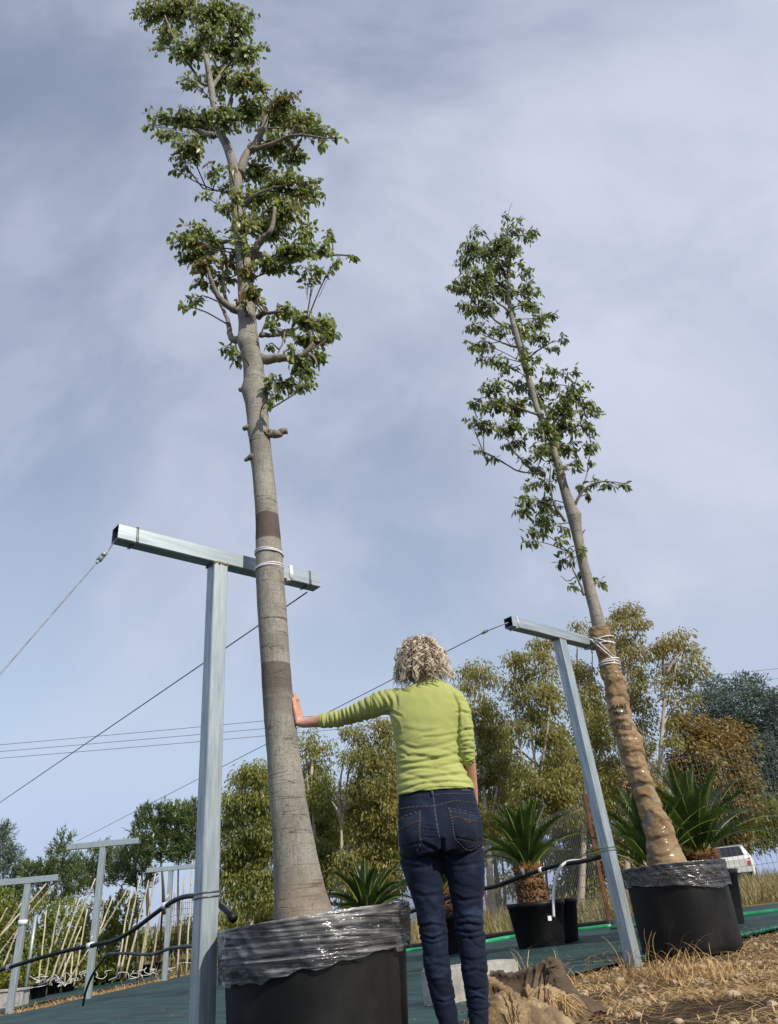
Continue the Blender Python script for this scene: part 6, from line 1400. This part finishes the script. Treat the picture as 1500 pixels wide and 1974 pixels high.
# ---- lime top
sh = MB()
horiz(sh, [(827, 1314, 24, .050, .0), (824, 1321, 34, .056, 0), (819, 1327, 50, .064, 0), (817, 1337, 60, .078, 0), (818, 1355, 65, .094, 0), (818, 1385, 65.5, .107, 0), (820, 1410, 62, .110, 0), (823, 1440, 60.5, .107, 0), (826, 1470, 62, .104, 0), (832, 1495, 68, .108, 0), (838, 1515, 74, .116, 0), (840, 1531, 76.5, .121, 0)], 44)
chain(sh, [(775, 1352, .0, 24), (752, 1353, .012, 25), (733, 1356, .03, 24.5), (712, 1364, .062, 22), (690, 1374, .095, 19.5), (665, 1382, .13, 17), (640, 1387, .155, 15.6), (624, 1389, .166, 14.8)], 24)
chain(sh, [(866, 1346, 0, 21), (880, 1352, -.004, 20), (889, 1372, -.014, 18.5), (896, 1400, -.024, 17), (899, 1432, -.030, 16.6), (902, 1455, -.020, 15.4), (903, 1463, -.016, 15)], 24)
sm_ = remeshed(sh, .0048, 7, .5)
T6 = lambda L: cv(L, 540, 1200, 3.26)
def ridge(v_): return max(0, 1 - abs(noise.noise(v_)) * 4.2)
xl = pp(752, 1350).x; xr = pp(884, 1390).x; zw = pp(830, 1440).z
def shirt_crease(c, n):
    d = .0028 * noise.noise(c * 9) + .0010 * noise.noise(c * 30)
    if c.x < xl: d -= .0042 * ridge(V((c.x * 26 + c.z * 7, c.y * 5, c.z * 6))) + .002 * ridge(V((c.x * 60, c.y * 9, c.z * 14 + 3)))
    elif c.x > xr: d -= .0040 * ridge(V((c.x * 7, c.y * 6, c.z * 26 + c.x * 9))) + .002 * ridge(V((c.x * 12, c.y * 9, c.z * 60)))
    else:
        k = max(0, min(1, (zw + .12 - c.z) / .14)); d -= k * (.0042 * ridge(V((c.x * 4.5, c.y * 4, c.z * 21 + c.x * 5))) + .0018 * ridge(V((c.x * 8, c.y * 5, c.z * 50 - c.x * 7)))) + .0012 * (1 - k) * ridge(V((c.x * 9, c.y * 4, c.z * 9)))
    return d
zk = pp(860, 1810).z
def jean_crease(c, n):
    d = .0026 * noise.noise(c * 10) + .0010 * noise.noise(c * 28)
    k = .45 + .55 * math.exp(-((c.z - zk) / .09) ** 2) + (.3 if c.z < .30 else 0)
    if c.z > pp(850, 1640).z: k = .25
    return d - k * (.0050 * ridge(V((c.x * 7, c.y * 6, c.z * 17 + c.x * 9))) + .0022 * ridge(V((c.x * 12, c.y * 9, c.z * 44 - c.x * 12))))
shirt_lines = T6([([(738, 892), (860, 880), (980, 856), (1120, 826)], 1.25, 5), ([(740, 800), (800, 835), (900, 842), (980, 850)], .8, 4.5), ([(735, 755), (850, 795), (960, 780), (1100, 745)], .7, 5), ([(900, 722), (990, 718), (1100, 700)], .6, 4), ([(780, 665), (900, 690), (1010, 668)], .35, 5),
                  ([(735, 1012), (850, 985), (1000, 966), (1140, 950), (1200, 965)], 1.0, 4.5), ([(740, 950), (830, 920), (930, 915)], .6, 4), ([(1000, 905), (1100, 885), (1170, 870)], .7, 4), ([(735, 1062), (900, 1012), (1060, 1000), (1210, 1005)], .9, 3),
                  ([(652, 430), (695, 500), (700, 560)], 1.0, 4), ([(700, 405), (728, 470), (735, 520)], .9, 4), ([(735, 420), (745, 500)], .4, 4), ([(610, 440), (660, 520), (680, 580)], .8, 4), ([(640, 585), (700, 560), (760, 590)], .8, 4), ([(705, 600), (740, 640), (745, 700)], .6, 4),
                  ([(1075, 430), (1120, 520), (1122, 640), (1118, 760)], .9, 4), ([(1110, 455), (1128, 430)], .6, 3),
                  ([(1105, 565), (1150, 560), (1200, 572)], 1.0, 3.4), ([(1110, 690), (1170, 672), (1220, 668)], 1.1, 3.2), ([(1112, 725), (1170, 718), (1222, 712)], .8, 2.6), ([(1112, 765), (1180, 742), (1222, 748)], 1.0, 2.8), ([(1116, 800), (1180, 798), (1224, 792)], .9, 2.8), ([(1125, 832), (1180, 822), (1224, 822)], .7, 2.4),
                  ([(300, 565), (318, 655)], .6, 2.4), ([(330, 555), (352, 655)], 1.0, 2.6), ([(352, 545), (386, 650)], .9, 2.6), ([(378, 535), (410, 650)], 1.2, 2.8), ([(402, 525), (440, 645)], 1.1, 2.8), ([(428, 520), (462, 640)], 1.2, 3), ([(455, 508), (490, 635)], .9, 2.8), ([(482, 498), (530, 622)], 1.1, 3.2), ([(520, 480), (575, 605)], .8, 3.4), ([(565, 455), (620, 590)], .7, 4),
                  ([(285, 565), (285, 665)], .5, 2)])
folds(sm_, shirt_lines, .0058, shirt_crease)
def cloth(name, stops, weave, rough=.85, sheen=.15, extra=None):
    m, t, p, o = newmat(name); v = coords(t); f = noisen(t, v, 6, 6, .6)
    c = ramp(t, f, [(.3 + .4 * i / (len(stops) - 1), s_) for i, s_ in enumerate(stops)])
    if extra: c = extra(t, v, c)
    t.links.new(c, p.inputs['Base Color']); p.inputs['Roughness'].default_value = rough; p.inputs['Sheen Weight'].default_value = sheen; p.inputs['Specular IOR Level'].default_value = .25
    bumpn(t, p, noisen(t, v, weave, 2, .5), .3, .0015); return m
M['lime'] = cloth('lime_jersey', [(.32, .355, .105), (.36, .39, .12), (.395, .42, .135)], 420)
shirt = mesh_part(sm_, 'shirt', M['lime'], root)
def on_cloth(obj_, lines, r, mat, name, parent, bv, off=.0015, seg=5, dash=0, close=False):
    mb = MB()
    for ln in lines:
        Q = cr([(x, y, 0) for x, y in ln], 8); P = []
        for q in Q:
            d = ray(q[0], q[1]).normalized(); h = bv.ray_cast(CAM, d)
            if h[0] is not None: P.append(h[0] + h[1] * off)
            elif len(P) > 1:
                mb.tube(P, r, seg); P = []
        if len(P) < 2: continue
        if not dash: mb.tube(P, r, seg)
        else:
            Lc = 0; a = P[0]; acc = [P[0]]; on = True
            Q2 = []
            for u, w_ in zip(P, P[1:]):
                k_ = max(1, int((w_ - u).length / (dash / 2)));
                for k in range(k_): Q2.append(u.lerp(w_, k / k_))
            for i in range(0, len(Q2) - 2, 3): mb.tube([Q2[i], Q2[i + 1], Q2[i + 2]], r, 4)
    return part(mb, name, M[mat], parent)
M['lime_seam'] = cloth('lime_rib', [(.32, .365, .09), (.36, .405, .10)], 420)
sb = bvh_of(shirt)
on_cloth(shirt, [[(804, 1321), (815, 1319), (827, 1317.5), (838, 1320), (846, 1324)]], .0032, 'lime_seam', 'neckband', shirt, sb, .001)
on_cloth(shirt, [[(623.5, 1374), (621.5, 1382), (622.5, 1392), (626, 1402)], ], .0035, 'lime_seam', 'cuff', shirt, sb, .0005)
on_cloth(shirt, [[(885, 1463), (893, 1467), (904, 1466), (916, 1461)]], .0035, 'lime_seam', 'cuff', shirt, sb, .0005)
on_cloth(shirt, [T6([([(735, 1095), (840, 1062), (960, 1032), (1090, 1028), (1212, 1036)], 1, 1)])[0][0]], .0016, 'lime_seam', 'hem', shirt, sb, .0006)

# ---- jeans
def chainj(rows): chain(jn, [(x, y, d, w_ * (.955 if y > 1700 else 1)) for x, y, d, w_ in rows], 28)
jn = MB()
horiz(jn, [(839, 1520, 69, .106, 0), (841, 1535, 73, .112, 0), (844, 1560, 77.5, .122, 0), (848, 1590, 81, .132, -.004), (850, 1620, 81.5, .134, -.006), (851, 1645, 79, .124, 0)], 44)
for x, y in ((812, 1608), (886, 1603)):
    p = pp(x, y, -.058); jn.ell(p, (.083, .085, .098), 22, 14)
chainj([(810, 1632, 0, 41), (812, 1655, 0, 40.5), (818, 1690, 0, 37), (824, 1725, 0, 33), (830, 1760, 0, 30), (836, 1800, 0, 28.5), (839, 1825, -.004, 27.5), (843, 1860, -.010, 27.5), (850, 1900, -.008, 26), (856, 1930, -.002, 24), (861, 1955, 0, 22.5), (866, 1980, 0, 21), (869, 1994, .002, 21)])
chainj([(890, 1632, 0, 41.5), (893, 1655, 0, 41), (898, 1690, 0, 37.5), (900, 1725, 0, 34), (902, 1760, 0, 31), (908, 1800, 0, 30), (911, 1825, -.004, 28.5), (914, 1860, -.010, 27.5), (918, 1900, -.008, 25.5), (921, 1930, -.002, 23), (922, 1955, 0, 21.5), (924, 1980, 0, 20.5), (926, 1992, .002, 20.5)])
jm = remeshed(jn, .0052, 5, .5)
T7 = lambda L: cv(L, 740, 1500, 4.164)
jl = T7([([(130, 640), (250, 650), (370, 622), (470, 655)], 1.6, 5), ([(480, 660), (560, 645), (690, 600), (800, 545)], 1.5, 5), ([(310, 520), (400, 560), (470, 620)], 1.1, 4.5), ([(470, 500), (465, 580), (472, 660)], 2.2, 6), ([(310, 378), (410, 392)], .8, 2.4), ([(308, 408), (425, 420)], .9, 2.4), ([(312, 440), (428, 446)], .8, 2.4), ([(320, 470), (430, 476)], .7, 2.6),
         ([(205, 905), (330, 950), (480, 925)], .6, 5), ([(540, 935), (640, 985), (795, 960)], .8, 5), ([(270, 1195), (380, 1170), (500, 1190)], 1.1, 3.6), ([(280, 1262), (390, 1295), (505, 1250)], 1.5, 3.6), ([(285, 1300), (400, 1330), (510, 1300)], .9, 3.4), ([(560, 1130), (680, 1110), (800, 1130)], .8, 3.4), ([(570, 1180), (690, 1165), (810, 1190)], 1.2, 3.4), ([(580, 1225), (700, 1240), (820, 1215)], 1.3, 3.4), ([(590, 1275), (710, 1290), (822, 1262)], .9, 3.2),
         ([(150, 700), (280, 720), (440, 690)], .5, 5), ([(520, 720), (660, 700), (790, 680)], .5, 5), ([(330, 1420), (430, 1450), (530, 1420)], .5, 4), ([(330, 1520), (430, 1500), (550, 1530)], .5, 4), ([(350, 1640), (460, 1620), (570, 1650)], .6, 4), ([(620, 1440), (720, 1470), (830, 1440)], .5, 4), ([(630, 1560), (740, 1540), (840, 1570)], .6, 4), ([(650, 1680), (740, 1700), (840, 1680)], .7, 3.6), ([(660, 1780), (750, 1760), (845, 1790)], .9, 3.2), ([(400, 1780), (500, 1800), (590, 1770)], .8, 3.2), ([(670, 1850), (760, 1870), (848, 1850)], .9, 3),
         ([(110, 560), (150, 600), (200, 610)], .7, 4), ([(740, 480), (790, 520)], .6, 4)])
folds(jm, jl, .0070, jean_crease)
def fade(t, v, c):
    f = noisen(t, coords(t, (1, 1, 1.6)), 7.5, 4, .55, .4); c = mixc(t, maprange(t, f, .54, .74, 0, .7), c, (.026, .044, .092))
    s_ = noisen(t, coords(t, (40, 40, 4)), 6, 4, .6); return mixc(t, maprange(t, s_, .52, .7, 0, .3), c, (.020, .030, .055))
M['denim'] = cloth('dark_denim', [(.0025, .0048, .015), (.004, .008, .024), (.007, .014, .037)], 500, .85, .03, fade)
M['denim_light'] = cloth('denim_seam', [(.03, .04, .065), (.06, .075, .11)], 500, .85, .1)
M['denim_pocket'] = cloth('pocket_denim', [(.004, .007, .016), (.008, .013, .028), (.015, .024, .045)], 500, .85, .03, fade)
M['thread'] = simple('pale_thread', [(.085, .09, .095), (.15, .15, .145)], 60, rough=.7)
M['thread_o'] = simple('orange_thread', [(.11, .06, .025), (.18, .10, .035)], 60, rough=.7)
jeans = mesh_part(jm, 'jeans', M['denim'], root); jb = bvh_of(jeans)
def ppx(L): return [[(740 + x / 4.164, 1500 + y / 4.164) for x, y in l] for l in L]
on_cloth(jeans, ppx([[(392, 140), (400, 200), (412, 300), (428, 400), (440, 470)], [(398, 140), (406, 200), (418, 300), (434, 400)]]), .0009, 'thread', 'seam_stitching', jeans, jb, .0012, dash=.009)
on_cloth(jeans, ppx([[(118, 250), (200, 232), (300, 226), (402, 222), (500, 195), (570, 182), (650, 188), (745, 212)], [(118, 256), (200, 238), (300, 232), (402, 228), (500, 201), (570, 188)]]), .0009, 'thread', 'yoke_stitching', jeans, jb, .0012, dash=.009)
on_cloth(jeans, ppx([[(395, 140), (403, 200), (415, 300), (431, 400), (445, 480)]]), .0022, 'denim_light', 'centre_seam', jeans, jb, .0002)
def patch(poly_px, name, mat, off=.003, res=15):
    # four-sided region on the cloth, bilinear in the picture of the cloth
    A, B, C_, D = [V((740 + x / 4.164, 1500 + y / 4.164)) for x, y in poly_px]; mb = MB(); vs = []; ok = True
    for i in range(res + 1):
        for j in range(res + 1):
            q = A.lerp(B, j / res).lerp(D.lerp(C_, j / res), i / res); d = ray(q.x, q.y).normalized(); h = jb.ray_cast(CAM, d)
            if h[0] is None: h = (pp(q.x, q.y, 0), V((1, 0, 0)))
            e = min(i, j, res - i, res - j); vs.append(h[0] + h[1] * (off if e > 0 else -.002))
    n = res + 1; mb.add(vs, [(i * n + j, (i + 1) * n + j, (i + 1) * n + j + 1, i * n + j + 1) for i in range(res) for j in range(res)])
    return part(mb, name, M[mat], jeans)
pkL = patch([(112, 335), (300, 262), (300, 520), (128, 560)], 'back_pocket', 'denim_pocket')
pkR = patch([(515, 240), (742, 290), (775, 520), (572, 478)], 'back_pocket', 'denim_pocket')
patch([(128, 560), (300, 520), (246, 612), (190, 628)], 'back_pocket_tip', 'denim_pocket'); patch([(572, 478), (775, 520), (760, 548), (672, 574)], 'back_pocket_tip', 'denim_pocket')
on_cloth(jeans, ppx([[(296, 264), (298, 330), (292, 400), (296, 460), (304, 522)], [(288, 268), (289, 340), (284, 410), (288, 470), (296, 525), (250, 608)], [(112, 337), (200, 292), (298, 264)], [(112, 350), (200, 303), (296, 276)],
                    [(516, 242), (534, 310), (550, 370), (556, 430), (570, 480), (620, 530), (670, 574), (720, 562), (778, 528)], [(524, 244), (542, 310), (558, 370), (564, 430), (578, 480)], [(516, 241), (620, 262), (742, 291)], [(522, 262), (620, 284), (744, 316)]]), .0010, 'thread', 'pocket_stitching', jeans, jb, .0046, dash=.010)
on_cloth(jeans, ppx([[(112, 432), (160, 402), (220, 372), (288, 342)], [(540, 318), (600, 318), (650, 335), (742, 352)], [(640, 334), (676, 362), (690, 348)]]), .0012, 'thread_o', 'pocket_stitching', jeans, jb, .0046)
on_cloth(jeans, ppx([[(383, 88), (386, 112), (391, 138)]]), .0058, 'denim_light', 'belt_loop', jeans, jb, .003)
on_cloth(jeans, ppx([[(104, 175), (230, 146), (384, 136)], [(396, 134), (560, 122), (735, 130)]]), .0008, 'thread', 'waistband_stitching', jeans, jb, .0012, dash=.009)
on_cloth(jeans, ppx([[(626, 96), (660, 94), (690, 97)], [(626, 104), (660, 102), (690, 105)]]), .0026, 'denim_light', 'waistband_patch', jeans, jb, .001)
# shoes
for x, y in ((867, 2001), (926, 1999)):
    a = pp(x, y); a.z = 0; mb = MB(); P = [(-.075, .030, .018), (-.055, .040, .024), (0, .045, .030), (.07, .044, .032), (.13, .047, .036), (.175, .034, .026), (.195, .012, .018)]
    vs = []; seg = 16
    for yy, hw, hh in P:
        for k in range(seg): an = 6.283 * k / seg; vs.append(a + V((math.cos(an) * hw, yy, max(.018, .018 + hh + math.sin(an) * hh))))
    mb.add(vs, [(i * seg + k, i * seg + (k + 1) % seg, (i + 1) * seg + (k + 1) % seg, (i + 1) * seg + k) for i in range(6) for k in range(seg)] + [tuple(reversed(range(seg))), tuple(range(6 * seg, 7 * seg))])
    s_o = part(mb, 'shoe', M['denim_light'], root); mb = MB(); mb.tube([a + V((0, yy, .011)) for yy, _, _ in P], [(hw * 1.04, .010) for _, hw, _ in P], 16); part(mb, 'sole', M['hose'], s_o)

# ---- hair: many separate ringlets
def hair_mat(name, c0, c1, c2):
    m, t, p, o = newmat(name); g = N(t, 'ShaderNodeNewGeometry'); c = ramp(t, g.outputs['Random Per Island'], [(0, c0), (.5, c1), (1, c2)])
    t.links.new(c, p.inputs['Base Color']); p.inputs['Roughness'].default_value = .38; p.inputs['Specular IOR Level'].default_value = .6; p.inputs['Anisotropic'].default_value = .4; return m
M['hair'] = hair_mat('grey_blond_hair', (.50, .40, .28), (.70, .60, .45), (.84, .76, .61)); M['hair_dark'] = hair_mat('brown_under_hair', (.12, .08, .05), (.28, .20, .13), (.46, .36, .25))
M['hair_pale'] = hair_mat('silver_blond_hair', (.62, .52, .38), (.80, .71, .56), (.90, .84, .72))
mb = MB(); rr = random.Random(4)
scalp = hc + V((0, -.012, .010))
mb.ell(scalp + V((0, -.008, -.012)), (.088, .094, .100), 22, 14, 1)
zbot = pp(812, 1325).z
NL = 430
for i in range(NL):
    az = rr.uniform(0, 6.283); el = math.asin(rr.uniform(-.2, 1)); dx, dy, dz = math.cos(az) * math.cos(el), math.sin(az) * math.cos(el), math.sin(el)
    if dy > .6 and el < .7: continue
    r0 = scalp + V((dx * .080, dy * .092, dz * .098)); hx = math.cos(az); hy = math.sin(az); layer = rr.random()
    Rend = .062 + .088 * layer; topo = .010 + .026 * layer * rr.random()
    endp = V((scalp.x + hx * Rend * (1.02 + .08 * hx), scalp.y + hy * (Rend * .86) - .01, zbot + rr.uniform(-.012, .06) + (.05 * rr.random() if dz > .6 else 0)))
    if r0.z - endp.z < .05: endp.z = r0.z - .06
    k_ = (1 - .35 * max(0, dz - .6)); mid = V((scalp.x + hx * (.084 + .034 * layer) * k_, scalp.y + hy * (.092 + .032 * layer), (r0.z * .55 + endp.z * .45) + .02 * dz + topo * .5))
    P = cr([tuple(r0), tuple(r0 + V((dx, dy, dz)) * topo), tuple(mid), tuple(endp)], 15)
    ph = rr.uniform(0, 6.28); turns = rr.uniform(2.6, 5.0) * (1 if rr.random() < .5 else -1); hr = rr.uniform(.007, .015); n = len(P)
    mi = rr.choices((0, 1, 2), (.50, .30 if layer > .4 else 1.4, .45))[0]
    for st_ in range(rr.randint(4, 7)):
        oa = rr.uniform(0, 6.28); oo = rr.uniform(.0006, .0042); r_ = rr.uniform(.0008, .0019); Q = []; dp = rr.uniform(-.35, .35); dh = rr.uniform(.85, 1.2); fz = rr.uniform(.8, 1.0)
        for k in range(int(n * fz)):
            u = k / (n - 1); q = V(P[k]); t_ = (V(P[min(k + 1, n - 1)]) - V(P[max(k - 1, 0)])).normalized(); s1 = t_.orthogonal().normalized(); s1 = (V((1, 0, 0)) - t_ * t_.x).normalized() if abs(t_.x) < .9 else (V((0, 1, 0)) - t_ * t_.y).normalized(); s2 = t_.cross(s1)
            a = ph + dp + turns * 6.283 * u; h = hr * dh * min(1, u * 2.4) * (1 - .25 * u)
            Q.append(q + s1 * (math.cos(a) * h + math.cos(oa) * oo) + s2 * (math.sin(a) * h + math.sin(oa) * oo))
        mb.tube(Q, [r_ * (1 - .5 * k / (len(Q) - 1)) for k in range(len(Q))], 4, mi, cap=False)
# flyaway hairs on top and at the right
for i in range(90):
    az = rr.uniform(0, 6.283); el = rr.uniform(.0, 1.5); d = V((math.cos(az) * math.cos(el), math.sin(az) * math.cos(el), math.sin(el)))
    if d.y > .7: continue
    a = scalp + V((d.x * .115, d.y * .115, d.z * .118 - (.04 if el < .5 else 0))); b = a + d * rr.uniform(.01, .04) + V((rr.uniform(-.01, .03), 0, rr.uniform(-.01, .01))); m_ = a.lerp(b, .5) + rv() * .012
    mb.tube(cr([tuple(a), tuple(m_), tuple(b)], 4), .0006, 3, cap=False)
part(mb, 'hair', [M['hair'], M['hair_dark'], M['hair_pale']], root)
print('objects', len(bpy.data.objects), 'polys', sum(len(o.data.polygons) for o in bpy.data.objects if o.type == 'MESH'))
